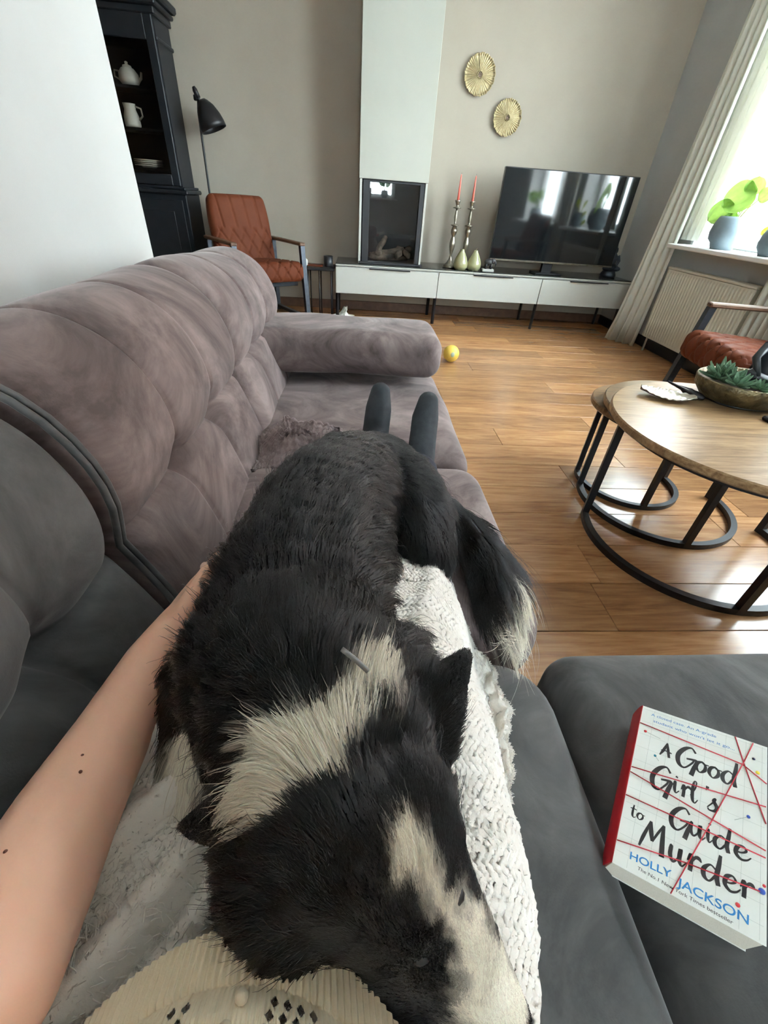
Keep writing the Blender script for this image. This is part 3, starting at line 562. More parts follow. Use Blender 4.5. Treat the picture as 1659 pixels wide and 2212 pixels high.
# ------------------------------------------------------------------ plants on the sill
def leaf(mb, base, tip, up, wid, n=14, fold=.12, droop=.1):
    base, tip, up = np.array(base, float), np.array(tip, float), np.array(up, float); ax = tip - base; ln = np.linalg.norm(ax); ax /= ln
    sd_ = np.cross(ax, up); sd_ /= np.linalg.norm(sd_); nn = np.cross(sd_, ax); u = np.linspace(0, 1, n); v = np.linspace(-1, 1, 13)
    U, V = np.meshgrid(u, v, indexing='ij'); W = wid * np.sqrt(np.clip(1 - (2 * U - 1) ** 2, 0, 1)) * (1.12 - .25 * U)
    H = fold * wid * (V ** 2) * 2 - droop * ln * U ** 2 + .004 * np.sin(V * 10) * np.sin(U * PI)
    P = base + ax * (U * ln)[..., None] + sd_ * (W * V)[..., None] + nn * H[..., None]; mb.grid(P)
def pot_plant(label, loc, r, h, leaves, lm):
    p = thing('potted_plant', label, 'plant', loc); s = r / .095
    MB().lathe([(0, 0), (.6 * r, 0), (.72 * r, .03 * s), (.93 * r, .3 * h), (r, .5 * h), (.95 * r, .72 * h), (.8 * r, .93 * h), (.74 * r, h), (.68 * r, h), (.74 * r, .85 * h), (0, .8 * h)], 36).build('pot', M_['pot'], p)
    MB().lathe([(0, .86 * h), (.74 * r, .84 * h)], 24).build('soil', M_['bark'], p)
    for bs_, tp_, up, wd in leaves:
        b = MB(); leaf(b, bs_, tp_, up, wd); o = b.build('leaf', lm, p)
        MB().tube([(bs_[0] * .2, bs_[1] * .2, .84 * h), ((bs_[0]) * .6, bs_[1] * .6, (.84 * h + bs_[2]) / 2 + .02), bs_], .004, 6).build('stem', lm, p)
    return p
pot_plant('blue-grey stoneware pot with large round striped leaves on the sill', (2.70, 3.56, .831), .115, .20, [
    ((.05, -.04, .35), (-.085, .065, .255), (-.55, -.65, .45), .105), ((-.02, .03, .27), (-.12, .10, .165), (-.5, -.7, .35), .075), ((.0, -.01, .22), (-.085, .01, .12), (-.5, -.6, .5), .045),
    ((.05, .0, .33), (.03, -.02, .43), (-.6, -.7, .1), .06), ((.07, -.06, .30), (.10, -.12, .36), (-.6, -.6, .5), .05)], M_['leaf'])
pot_plant('dark pot with small yellow-green leaves further along the sill', (2.68, 3.10, .831), .075, .15, [
    ((.0, .06, .12), (.01, .13, .15), (-.8, 0, .5), .034), ((0, .04, .20), (.0, .11, .26), (-.8, 0, .3), .04), ((.02, .03, .05), (.03, .12, .06), (-.8, 0, .5), .035), ((-.02, -.04, .2), (-.03, -.1, .28), (-.8, 0, .3), .04)], M_['leaf_y'])
pot_plant('leafy green plant on the sill of the window nearest the sofa', (2.70, 1.5, .831), .09, .16, [
    ((-.03, .02, .22), (-.12, .08, .30), (-.6, .4, .5), .07), ((-.03, -.02, .24), (-.12, -.08, .34), (-.6, .4, .5), .07), ((.02, .03, .26), (.0, .08, .38), (-.7, .5, .2), .06)], M_['leaf'])
pot_plant('dark leafed plant in a pot on the rear window sill', (.62, YR - .05, .951), .08, .14, [
    ((.03, .0, .2), (.12, .03, .3), (0, .8, .5), .05), ((-.03, 0, .22), (-.13, .02, .28), (0, .8, .5), .05), ((0, .02, .26), (.02, .04, .42), (0, .8, .2), .05), ((-.02, .02, .2), (-.08, .05, .4), (0, .8, .3), .045)], M_['succulent'])
# ------------------------------------------------------------------ coffee tables
def coffee_table(label, cx, cy, z, r, ring, sq):
    t = thing('coffee_table', label, 'coffee table', (cx, cy, 0), 0, 'nest of three round coffee tables')
    prof = [(0, z - .028), (r - .006, z - .028), (r, z - .022), (r, z - .004), (r - .004, z), (0, z)]
    MB().lathe(prof, 72, smooth=False).build('tabletop', M_['tabletop'], t)
    a0, a1 = math.radians(157), math.radians(368)
    A = np.linspace(a0, a1, 60)
    MB().tube([(ring * math.cos(a), ring * math.sin(a), sq / 2 + .001) for a in A], sq * .7071, 4, smooth=False).build('base_ring', M_['black_metal'], t)
    A = np.linspace(0, 2 * PI, 73); MB().tube([(ring * math.cos(a), ring * math.sin(a), z - .028 - sq / 2) for a in A], sq * .7071, 4, smooth=False).build('top_ring', M_['black_metal'], t)
    for g in (157, 262, 368):
        a = math.radians(g); x, y_ = ring * math.cos(a), ring * math.sin(a); c, s = math.cos(a), math.sin(a); hh = sq / 2
        b = MB(); b.prism([(x + (c * i - s * j) * hh, y_ + (s * i + c * j) * hh) for i, j in ((-1, -1), (1, -1), (1, 1), (-1, 1))], .001, z - .029); b.build('leg', M_['black_metal'], t)
    return t
coffee_table('largest round wooden coffee table of the nest with leaf dish on top', 1.288, 1.195, .470, .425, .366, .024)
coffee_table('middle sized round wooden coffee table half under the largest', 1.305, 1.445, .420, .335, .300, .022)
coffee_table('smallest round wooden coffee table at the back of the nest', 1.262, 1.60, .372, .262, .21, .02)
TZ = .4703
# leaf dish
P = np.zeros((40, 13, 3)); u = np.linspace(0, 1, 40); v = np.linspace(-1, 1, 13); U, V = np.meshgrid(u, v, indexing='ij')
Wd = .062 * np.sin(PI * np.clip(U * .94 + .04, 0, 1)) ** .75; P[..., 0] = (U - .5) * .20; P[..., 1] = Wd * V * (1 + .05 * np.sin(U * 40)); P[..., 2] = .006 + .010 * V ** 2 + .012 * (2 * U - 1) ** 2 + .0016 * np.sin((U * 26 - np.abs(V) * 5) * 2)
o = MB().grid(P).build('leaf_dish', M_['pewter']); o.modifiers.new('t', 'SOLIDIFY').thickness = .003
tag(o, 'silver leaf shaped dish on the largest coffee table', 'dish'); c = (at_z(1380, 848, TZ) + at_z(1499, 872, TZ)) / 2; dv = at_z(1499, 872, TZ) - at_z(1380, 848, TZ); o.location = (c[0], c[1], TZ + .001); o.rotation_euler = (0, 0, math.atan2(dv[1], dv[0])); LD = float(np.hypot(dv[0], dv[1])) / .2; o.scale = (LD, LD, LD)
# tongs
p0, p1 = at_z(1449, 826, TZ + .02), at_z(1516, 862, TZ + .01)
tg = thing('tongs', 'black metal tongs lying beside the planter bowl', 'tongs', (p1[0], p1[1], TZ)); d = (p0 - p1)[:2]; tg.rotation_euler = (0, 0, math.atan2(d[1], d[0])); ln = float(np.hypot(*d))
for s in (-1, 1): MB().tube([(0, s * .004, .012), (ln * .45, s * .012, .016), (ln * .6, s * .007, .018), (ln, s * .014, .012 + .012 * (s > 0))], [.007, .010, .006, .0035], 8).build('arm', M_['black_metal'], tg)
MB().sphere((ln * .25, 0, .014), (.045, .020, .013), 14, 8).build('hinge_body', M_['black_metal'], tg)
# planter bowl
pb = thing('planter_bowl', 'oval hammered brass planter bowl on the largest coffee table', 'planter', (1.435, 1.44, TZ)); 
MB().lathe([(0, .004), (.125, .004), (.150, .012), (.180, .045), (.186, .076), (.183, .080), (.176, .078), (.17, .05), (.14, .02), (0, .02)], 56, sx=1.0, sy=.80).build('bowl', noisy('hammered_bronze', (.045, .036, .018), (.16, .125, .06), 26, .4, .6, bs=.9, bscale=45, bd=.008), pb)
MB().lathe([(.115, .0005), (.13, .0005), (.13, .006), (.115, .006)], 40, sx=1, sy=.80).build('foot_ring', M_['black_metal'], pb)
MB().lathe([(0, .066), (.172, .062)], 40, sx=1, sy=.8).build('soil', M_['bark'], pb)
P, e = crumple(40, (.085, .06), .01, 3, 8); MB().grid(P * np.array([.8, .8, 1]) + np.array([.04, -.075, .064])).build('moss', M_['moss'], pb)
def rosette(label, loc, nl, ln, spread, seed):
    s = thing('succulent', label, 'succulent', loc); r = random.Random(seed)
    for k in range(nl):
        a = k * 2.399; e_ = .15 + 1.15 * (k / nl); l_ = ln * r.uniform(.8, 1.1); c, q = math.cos(a), math.sin(a); R_ = math.cos(e_) * l_ * spread; Zt = math.sin(e_) * l_
        b = MB(); leaf(b, (c * .006, q * .006, .004), (c * R_, q * R_, Zt), (-c * .4, -q * .4, 1), l_ * .13, 8, .25, -.05); b.build('leaf', M_['succulent'], s)
    return s
rosette('spiky green succulent at the rim of the planter bowl', (1.325, 1.455, TZ + .064), 44, .078, .9, 1)
rosette('darker broad succulent in the middle of the planter bowl', (1.345, 1.395, TZ + .064), 20, .060, 1.1, 2)
rosette('low pale succulent in front of the seated figurine', (1.41, 1.37, TZ + .064), 18, .04, 1.3, 3)
sf = thing('seated_figurine', 'black seated figurine with bent arms in the planter bowl', 'figurine', (1.49, 1.47, TZ + .066))
b = MB(); b.tube([(0, 0, .0), (0, 0, .05), (.005, 0, .11), (.0, 0, .145)], [.045, .036, .042, .02], 14); b.sphere((0, 0, .185), (.024, .026, .032)); b.sphere((0, -.02, .012), (.075, .05, .016))
for s in (-1, 1): b.tube([(s * .036, 0, .128), (s * .072, -.015, .085), (s * .062, -.05, .03)], [.016, .013, .010], 10); b.tube([(s * .03, 0, .02), (s * .085, -.035, .03), (s * .02, -.065, .018)], [.026, .022, .015], 10)
b.build('body', M_['black_plastic'], sf)
tag(MB().bbox(-.05, .05, -.02, .02, 0, .014, .005).build('dark_slab', M_['black_plastic']), 'small black remote lying in front of the planter bowl', 'slab').location = (1.43, 1.255, TZ)  # dark slab filling the dark shape below the bowl, not identified
# ------------------------------------------------------------------ outside the window
gr = struct(MB().box(XW + .3, 40, -25, 40, -.5, -.3).build('street_ground', noisy('pale_paving', (.4, .39, .37), (.5, .49, .47), 3, .8)), 'paved street outside')
hs = thing('brick_house', 'brick house across the street seen through the window', 'house', (11.5, 11, -.3))
MB().box(0, 3, -9, 9, 0, 7).build('wall', noisy('pale_brick', (.36, .2, .15), (.46, .28, .22), 30, .85), hs)
for k in range(7):
    yc = -7.5 + k * 2.5
    for z in (.9, 3.8):
        wf = MB().bbox(-.06, .02, yc - .6, yc + .6, z, z + 1.7, .01).build('window', M_['white_paint'], hs)
        MB().box(-.07, -.062, yc - .5, yc + .5, z + .1, z + 1.0).box(-.07, -.062, yc - .5, yc + .5, z + 1.08, z + 1.6).build('pane', M_['screen'], wf)
MB().prism([(-.4, -9.3), (3.4, -9.3), (3.4, 9.3), (-.4, 9.3)], 7, 7.25).build('roof', M_['bark'], hs)
# ------------------------------------------------------------------ organic bodies
def ico(sub):
    bm = bmesh.new(); bmesh.ops.create_icosphere(bm, subdivisions=sub, radius=1); bm.verts.ensure_lookup_table()
    v = np.array([x.co[:] for x in bm.verts]); f = [tuple(q.index for q in x.verts) for x in bm.faces]; bm.free(); return v, f
ICO = ico(2)
def chain(pts, step=.25):
    """pts: (x, y, z, r) joints -> spheres that fill a tapering limb"""
    out = []
    for a, c in zip(pts[:-1], pts[1:]):
        a, c = np.array(a, float), np.array(c, float); n = max(1, int(np.linalg.norm(c[:3] - a[:3]) / (step * min(a[3], c[3]))))
        out += [a + (c - a) * i / n for i in range(n)]
    out.append(np.array(pts[-1], float)); return [(q[:3], np.array([q[3]] * 3)) for q in out]
def patch(a, b_, c, r, n=9):
    """thin triangular flap (an ear)"""
    a, b_, c = map(np.array, (a, b_, c)); out = []
    for i in range(n + 1):
        for j in range(n + 1 - i): u, v = i / n, j / n; out.append((a * (1 - u - v) + b_ * u + c * v, np.array([r] * 3)))
    return out
def blob(name, spheres, voxel=.005, smooth=6):
    V, F = [], []; 
    for c, r in spheres:
        b0 = len(V) * len(ICO[0]); V.append(ICO[0] * r + c); F += [tuple(i + b0 for i in q) for q in ICO[1]]
    me = bpy.data.meshes.new('t'); me.from_pydata(np.vstack(V).tolist(), [], F); o = bpy.data.objects.new('t', me); C.objects.link(o)
    m_ = o.modifiers.new('r', 'REMESH'); m_.mode = 'VOXEL'; m_.voxel_size = voxel
    m_ = o.modifiers.new('s', 'SMOOTH'); m_.factor = .5; m_.iterations = smooth
    dg = bpy.context.evaluated_depsgraph_get(); out = bpy.data.meshes.new_from_object(o.evaluated_get(dg)); out.name = name
    bpy.data.objects.remove(o); bpy.data.meshes.remove(me)
    out.polygons.foreach_set('use_smooth', [True] * len(out.polygons)); return out
def surface(me):
    me.calc_loop_triangles(); n = len(me.vertices); v = np.empty(n * 3); me.vertices.foreach_get('co', v); v = v.reshape(-1, 3)
    nn = np.empty(n * 3); me.vertices.foreach_get('normal', nn); nn = nn.reshape(-1, 3)
    t = np.empty(len(me.loop_triangles) * 3, dtype=np.int32); me.loop_triangles.foreach_get('vertices', t); return v, nn, t.reshape(-1, 3)
def scatter(me, n, rg, weight=None):
    v, nn, t = surface(me); a = v[t]; ar = np.linalg.norm(np.cross(a[:, 1] - a[:, 0], a[:, 2] - a[:, 0]), axis=1)
    if weight is not None: ar = ar * weight(a.mean(1))
    k = rg.choice(len(t), n, p=ar / ar.sum()); u = rg.random((n, 2)); fl = u.sum(1) > 1; u[fl] = 1 - u[fl]; w_ = np.c_[1 - u.sum(1), u]
    P = (v[t[k]] * w_[..., None]).sum(1); Nn = (nn[t[k]] * w_[..., None]).sum(1); return P, Nn / np.linalg.norm(Nn, axis=1, keepdims=True)
def strands(name, pts, radius, colour, material, parent):
    """pts (n, k, 3) -> one hair curves object"""
    n, k = pts.shape[:2]; hc = bpy.data.hair_curves.new(name); hc.add_curves([k] * n)
    hc.attributes['position'].data.foreach_set('vector', pts.astype(np.float32).ravel())
    ra_ = hc.attributes.get('radius') or hc.attributes.new('radius', 'FLOAT', 'POINT'); ra_.data.foreach_set('value', radius.astype(np.float32).ravel())
    if colour is not None:
        ca = hc.attributes.new('hair_color', 'FLOAT_COLOR', 'CURVE'); ca.data.foreach_set('color', np.c_[colour, np.ones(n)].astype(np.float32).ravel())
    hc.materials.append(material); o = bpy.data.objects.new(name, hc); C.objects.link(o); o.parent = parent; return o
def unit(a): return a / np.maximum(np.linalg.norm(a, axis=-1, keepdims=True), 1e-9)
def vnoise(P, s, seed):
    r = np.random.default_rng(seed); o = np.zeros(len(P))
    for k in range(6): d = unit(r.normal(size=3)) * s * r.uniform(.6, 1.8); o += np.sin(P @ d + r.uniform(0, 6.3))
    return o / 6
# ------------------------------------------------------------------ person: left arm over the dog, legs under the blanket
A = lambda px, py, z, r: (*at_z(px, py, z), r)
sk = chain([A(388, 1348, .602, .024), A(330, 1430, .607, .028), A(245, 1585, .622, .032), A(150, 1750, .640, .0355), A(40, 1960, .660, .038), A(-50, 2140, .672, .038), (-.215, -.10, .74, .042), (-.20, -.34, .90, .055), (-.10, -.42, .93, .07)])
h0 = at_z(388, 1348, .602)
sk += chain([(*h0, .022), (h0[0] + .004, .345, .600, .021), (h0[0] + .008, .38, .592, .021)]) + chain([(h0[0], .335, .585, .021), (h0[0] + .006, .385, .568, .020)]) + chain([(h0[0] + .002, .335, .572, .019), (h0[0] + .006, .375, .553, .018)])
kx = h0[0] + .008
for dz, l_ in ((.606, .078), (.588, .086), (.570, .080), (.553, .062)):                # four fingers hooking round the flank
    sk += chain([(kx, .392, dz, .0095), (kx + .006, .392 + l_ * .42, dz - .004, .0088), (kx + .020, .392 + l_ * .72, dz - .010, .0082), (kx + .042, .392 + l_ * .85, dz - .016, .0072)])
t0 = at_z(398, 1325, .622); t1 = at_z(424, 1272, .622); t2 = at_z(449, 1224, .618)
sk += chain([(*t0, .014), (*t1, .0105), (*t2, .0072)])                                   # thumb leaves the side of the palm
HIP = (-.05, -.10, .56)
sk += chain([(-.05, -.42, .92, .05), (-.05, -.40, .84, .10), (-.05, -.28, .70, .115), (*HIP, .115)]) + [(np.array((-.05, -.36, .82)), np.array((.17, .09, .12))), (np.array((-.05, -.14, .58)), np.array((.165, .12, .10)))]
sk += chain([(.06, -.42, .92, .06), (.12, -.34, .90, .052), (.17, -.16, .74, .042), (.15, -.12, .82, .034), (.11, -.09, .905, .025), (.10, -.085, .94, .026)])
for q in range(4): sk += chain([(.085 + .0, -.10 + q * .004, .925 + .016 * q, .009), (.055, -.085, .925 + .016 * q, .008), (.04, -.105, .925 + .016 * q, .0075)])
sk += chain([(.10, -.07, .93, .011), (.075, -.062, .955, .010), (.055, -.066, .965, .008)])
LEGS = [[(-.12, -.10, .53, .08), (-.10, .10, .485, .072), (-.06, .42, .475, .06), (.00, .68, .48, .05), (.045, .87, .485, .036)], [(.02, -.10, .53, .08), (.045, .10, .485, .072), (.075, .42, .475, .06), (.125, .66, .48, .05), (.158, .85, .483, .036)]]
fa = [at_z(822, 848, .618), at_z(925, 868, .60)]
FEET = [[(.05, .90, .487, .034), (.058, .955, .54, .032), (*(fa[0] + np.array([-.004, -.02, -.035])), .031), (*(fa[0]), .023)], [(.163, .875, .482, .034), (.172, .93, .53, .032), (*(fa[1] + np.array([-.006, -.02, -.035])), .032), (*(fa[1]), .024)]]
for l_, f_ in zip(LEGS, FEET): sk += chain(l_) + chain([l_[-1], f_[0]]) + chain([(*q[:3], q[3] - .003) for q in f_])
person = obj('person', blob('person', sk, .0042, 5), M_['skin'])
tag(person, 'person in cream knit jumper, arm over the dog, legs stretched along the sofa', 'person')
o = obj('trousers', blob('trousers', [q for l_ in LEGS for q in chain([(*p[:3], p[3] + .010) for p in l_])] + chain([(-.05, -.20, .60, .12), (-.05, -.10, .565, .12), (-.05, -.05, .53, .10)]) + [(np.array((-.05, -.13, .56)), np.array((.175, .12, .11)))], .006, 6), M_['denim'], person)
for l_, f_ in zip(LEGS, FEET): obj('sock', blob('sock', chain([l_[-1], f_[0]]) + chain([(*q[:3], q[3] + .002) for q in f_]), .004, 4), M_['sock'], person)
MB().sphere(tuple(t2 + np.array([-.003, -.004, .0055])), (.0042, .007, .0018), 10, 6).build('thumb_nail', mat('nail', (.75, .50, .42), .25), person)
for px, py, z in ((174, 1667, .676), (178, 1632, .672), (12, 1840, .697)):
    MB().sphere(tuple(at_z(px, py, z - .006)), .0012, 8, 6).build('mole', mat('mole', (.16, .06, .04), .6), person)
# jumper: ribbed hem, lace holes and bobbles as real knit
na, nt = 1150, 200
ang = np.linspace(-1.05, 1.0, na); tt = np.linspace(0, .10, nt); AN, TT = np.meshgrid(ang, tt, indexing='ij')
def jumper(AN, TT, off=0.0):
    wx, wz = .185 + off - .25 * np.clip(.03 - TT, 0, 1) , .128 + off + .12 * np.minimum(TT, .06)
    x = -.058 + wx * np.sin(AN); yb = .058 - .30 * (1 - np.cos(AN)) - TT; z = .520 + wz * np.cos(AN) + .10 * TT
    return np.stack([x, yb, z], -1)
arc_ = (AN * .165)
rib = np.where(TT < .024, .0013 * np.cos(arc_ / .0036 * 2 * PI), .0004 * np.cos(arc_ / .0022 * 2 * PI)) - .002 * np.exp(-((TT - .024) / .002) ** 2) + .005 * np.clip((TT - .024) / .010, 0, 1)
P = jumper(AN, TT, rib)
cell = np.zeros(AN.shape, bool)
def lace(a0, t0, rows, cols, sl):
    for i in range(rows):
        for j in range(cols):
            a = a0 + (j * .0062 + i * .0018 * sl) / .165; t = t0 + i * .0052 + (j % 2) * .0
            cell[np.abs((AN - a) * .165) / .0021 + np.abs(TT - t) / .0024 < 1] = True
for a0, t0, rows, cols, sl in ((-.74, .030, 5, 4, 1), (-.42, .029, 7, 2, -1), (-.16, .029, 8, 2, -1), (.12, .029, 8, 4, -1), (.44, .031, 7, 2, -1), (-1.0, .034, 7, 4, 1), (.72, .031, 7, 4, -1)): lace(a0, t0, rows, cols, sl)
sw = MB().grid(P, skip=cell).build('jumper', M_['knit'], person)
AN2, TT2 = np.meshgrid(np.linspace(-PI, PI, 90), np.linspace(0, 1, 16), indexing='ij')
for s in (-1, 1): MB().grid(jumper(*np.meshgrid(np.linspace(1.0, PI, 40) * s, np.linspace(0, .10, 6), indexing='ij'), .005)).build('jumper_side', M_['knit'], person)
bk_ = np.stack([-.055 + (.185 + .0 * TT2) * np.sin(AN2) * (1 - .05 * TT2), -.040 - .30 * (1 - np.cos(AN2)) * (1 - TT2) - .37 * TT2, .529 + (.1352 + .0 * TT2) * np.cos(AN2) + .36 * TT2], -1)
MB().grid(bk_).build('jumper_body', M_['knit'], person)
for s, pts in ((-1, [(-.222, -.17, .78, .055), (-.205, -.34, .90, .068), (-.10, -.42, .93, .085)]), (1, [(.165, -.22, .80, .056), (.12, -.34, .90, .066), (.04, -.42, .93, .085)])):
    obj('sleeve', blob('sleeve', chain(pts), .008, 4), M_['knit'], person)
for a0, t0 in ((-.55, .030), (-.58, .044), (-.29, .050), (.03, .029), (.0, .040), (-.03, .052), (.33, .030), (.30, .041), (.27, .054), (-.80, .046), (-.45, .058), (.56, .044), (.59, .031)):
    p = jumper(np.array([a0]), np.array([t0]), .006)[0]; MB().sphere(tuple(p), (.0036, .0036, .0032), 10, 7).build('bobble', M_['knit'], sw)
# ------------------------------------------------------------------ white fleece blanket over the legs
yk = [-.02, .02, .06, .16, .25, .30, .36, .40, .45, .50, .58]; xk = [.13, .140, .168, .187, .212, .224, .218, .198, .186, .186, .18]
ny_, nx_ = 250, 230; yv = np.linspace(-.01, .57, ny_); uu = np.linspace(0, 1, nx_); Yg, Ug = np.meshgrid(yv, uu, indexing='ij')
xr_ = np.interp(yv, yk, xk) + .003 * np.sin(yv * 90) + .002 * np.sin(yv * 233 + 1); xl_ = np.interp(yv, [-.02, .10, .20, .30, .40, .58], [-.235, -.235, -.228, -.205, -.16, -.15]) + .004 * np.sin(yv * 40); Xg = xl_[:, None] + (xr_ - xl_)[:, None] * Ug
def blanket_z(X, Y):
    z = .440 + .155 / (1 + np.exp((X - .168) / .014)) * (1 - .45 * np.clip((Y - .42) / .14, 0, 1))
    z -= .03 * np.clip((X - .02) / .13, 0, 1) ** 2
    for k, (sl, off, wd, am) in enumerate(((.9, .02, .018, .016), (1.0, -.045, .015, .018), (.8, .075, .016, .014), (1.25, -.10, .016, .014), (.75, .13, .018, .012))):
        d = (X + .16) * sl - (Y - .10) * .75 + off; z += 1.3 * am * np.exp(-(d / (wd * .65)) ** 2) * np.clip((-.03 - X) / .06, 0, 1)
    z += .006 * np.sin(X * 31 + Y * 19) + .004 * np.sin(Y * 47 - X * 23)
    z += .010 * np.exp(-((X - .05 - .3 * (Y - .2)) / .014) ** 2)
    return z
Zg = blanket_z(Xg, Yg); edge = np.clip((1 - Ug) * 30, 0, 1); Zg = Zg * edge + (1 - edge) * (.436 + 0 * Zg)
Zg += .0022 * (np.cos(Xg / .0066 * 2 * PI + 1.2 * np.sin(Yg * 160)) * np.cos(Yg / .0078 * 2 * PI)) + .00025 * rng.normal(size=Zg.shape)
Xg = Xg + .0003 * rng.normal(size=Xg.shape)
bk = MB().grid(np.stack([Xg, Yg, Zg], -1)).build('fleece_blanket', M_['fleece']); md = bk.modifiers.new('t', 'SOLIDIFY'); md.thickness = .007; md.offset = -1
tag(bk, 'white fluffy fleece blanket spread over the legs under the dog', 'blanket')
n = 90000; ii, jj = rng.integers(0, ny_ - 1, n), rng.integers(0, nx_ - 1, n)
e_ = int(n * .12); jj[:e_] = nx_ - 2
R0 = np.stack([Xg[ii, jj], Yg[ii, jj], Zg[ii, jj]], -1) + rng.normal(0, .0012, (n, 3)); long_ = np.clip((.13 - R0[:, 1] + (-R0[:, 0] - .12) * .3) / .06, 0, 1) * (R0[:, 0] < 0)
dr = unit(rng.normal(0, .7, (n, 3)) + np.array([0, 0, .9]) + long_[:, None] * np.array([.8, .6, -.2])); ln_ = (.005 + .010 * long_) * rng.uniform(.6, 1.3, n); ss = np.linspace(0, 1, 4)
pts = R0[:, None] + dr[:, None] * (ln_[:, None] * ss)[..., None] + rng.normal(0, .0008, (n, 4, 3)) * ss[None, :, None]
strands('pile', pts, np.tile(np.linspace(.0006, .00025, 4), (n, 1)), None, M_['fleece'], bk)
# ------------------------------------------------------------------ dog
BODY = chain([(-.052, .235, .635, .100), (-.05, .35, .64, .094), (-.035, .47, .635, .094), (.0, .60, .60, .098), (.05, .66, .575, .09)])
BODY += [(np.array((-.055, .28, .62)), np.array((.104, .10, .10))), (np.array((-.04, .42, .615)), np.array((.100, .12, .096)))]
BODY += chain([(.075, .62, .58, .085), (.10, .555, .575, .072), (.105, .50, .56, .058)]) + chain([(.11, .50, .555, .05), (.13, .57, .53, .04), (.16, .63, .51, .028), (.15, .70, .50, .022)])
BODY += chain([(-.10, .24, .61, .072), (-.115, .19, .59, .05), (-.10, .15, .585, .034)]) + chain([(.02, .24, .60, .07), (.04, .17, .585, .04), (.05, .11, .58, .026)])
BODY += chain([(-.045, .225, .665, .085), (-.025, .18, .675, .078), (-.005, .135, .675, .07)])
BODY += chain([(-.008, .135, .675, .066), (.006, .105, .673, .065), (.026, .085, .66, .054)]) + [(np.array((-.03, .085, .645)), np.array((.052, .05, .05))), (np.array((.042, .118, .640)), np.array((.040, .042, .045)))]
BODY += chain([(.03, .083, .655, .05), (.055, .058, .632, .038), (.078, .036, .604, .031), (.098, .016, .576, .026)]) + chain([(.03, .06, .615, .04), (.06, .03, .585, .027), (.085, .010, .562, .019)])
E0, E1 = at_z(1002, 1425, .712), at_z(415, 1782, .640)
EARS = [(at_z(868, 1620, .690), at_z(908, 1475, .685), E0), (at_z(868, 1620, .690), at_z(955, 1640, .668), E0), (at_z(590, 1720, .682), at_z(490, 1715, .655), E1), (at_z(590, 1720, .682), at_z(545, 1835, .662), E1)]
EAR = [patch(*q, .0075, 16) for q in EARS]
# ear skin curves: keep them as thin shells fused with the skull
for q in EAR: BODY += q
TAIL = [(.10, .63, .56, .035), (.165, .62, .54, .030), (.215, .585, .515, .030), (.240, .53, .50, .034), (.243, .47, .49, .034), (.238, .42, .482, .024)]
BODY += chain(TAIL)
dm = blob('dog', BODY, .0040, 3)
def seg_d(P, pts):
    d = np.full(len(P), 9.0)
    for a, c in zip(pts[:-1], pts[1:]):
        a, c = np.array(a, float), np.array(c, float); ab = c - a; t = np.clip(((P - a) @ ab) / max(ab @ ab, 1e-9), 0, 1); d = np.minimum(d, np.linalg.norm(P - a - t[:, None] * ab, axis=1))
    return d
BLACK, WHITE, GREY = np.array((.002, .0021, .0024)), np.array((.90, .85, .74)), np.array((.22, .21, .20))
def coat(P):
    nz = vnoise(P, 260, 3) * .006 + vnoise(P, 700, 4) * .004; w_ = np.zeros(len(P))
    def put(pts, r, val=1.0, soft=.008):
        d = seg_d(P, [q if len(np.shape(q)) else q for q in pts]) + nz; k = np.clip((r - d) / soft + .5, 0, 1); w_[:] = w_ * (1 - k) + val * k
    put([at_z(835, 1500, .745), at_z(760, 1550, .755), at_z(690, 1600, .752)], .0175); put([at_z(700, 1595, .752), at_z(590, 1690, .725)], .0195)
    put([at_z(700, 1620, .750), at_z(600, 1700, .72)], .016)
    put([at_z(440, 1600, .62), at_z(425, 1680, .60)], .024)
    put([at_z(880, 1845, .715), at_z(905, 1895, .706)], .0115); put([at_z(905, 1895, .706), at_z(945, 1965, .688)], .009)
    put([at_z(985, 2010, .672), at_z(1020, 2100, .64), at_z(1075, 2180, .60)], .021)
    put([at_z(935, 1960, .69), at_z(985, 2020, .665)], .010)
    put([at_z(840, 2085, .61), at_z(900, 2130, .60), at_z(980, 2200, .59)], .012)
    put([at_z(860, 1960, .69), at_z(905, 2040, .665), at_z(935, 2100, .645)], .018, 0.0)
    put([at_z(985, 2110, .645), at_z(1040, 2200, .60)], .007, .35)
    put([at_z(972, 1925, .675), at_z(985, 1935, .665)], .009, 0.0)
    put([(.285, .47, .50), (.262, .43, .49), (.25, .40, .48)], .036)
    put([(.13, .47, .53), (.12, .44, .52)], .012, .4)
    return w_[:, None]
w_ = coat(surface(dm)[0]); ca = dm.attributes.new('hair_color', 'FLOAT_COLOR', 'POINT'); colv = np.array((.012, .012, .013)) * (1 - w_) + WHITE * w_
ca.data.foreach_set('color', np.c_[colv, np.ones(len(colv))].astype(np.float32).ravel())
sm_ = mat('dog_skin', (.02, .02, .02), .8, spec=.2); at = N(sm_, 'ShaderNodeAttribute', attribute_name='hair_color'); L(sm_, at.outputs['Color'], bsdf(sm_).inputs['Base Color'])
dog = obj('dog', dm, sm_); tag(dog, 'black and white long haired dog curled up asleep on the blanket', 'dog')
hm = bpy.data.materials.new('dog_fur'); hm.use_nodes = True; hm.node_tree.nodes.remove(hm.node_tree.nodes['Principled BSDF'])
hb = N(hm, 'ShaderNodeBsdfHairPrincipled', parametrization='COLOR'); hb.inputs['Roughness'].default_value = .22; hb.inputs['Radial Roughness'].default_value = .45; hb.inputs['Random Roughness'].default_value = .3; hb.inputs['IOR'].default_value = 1.42
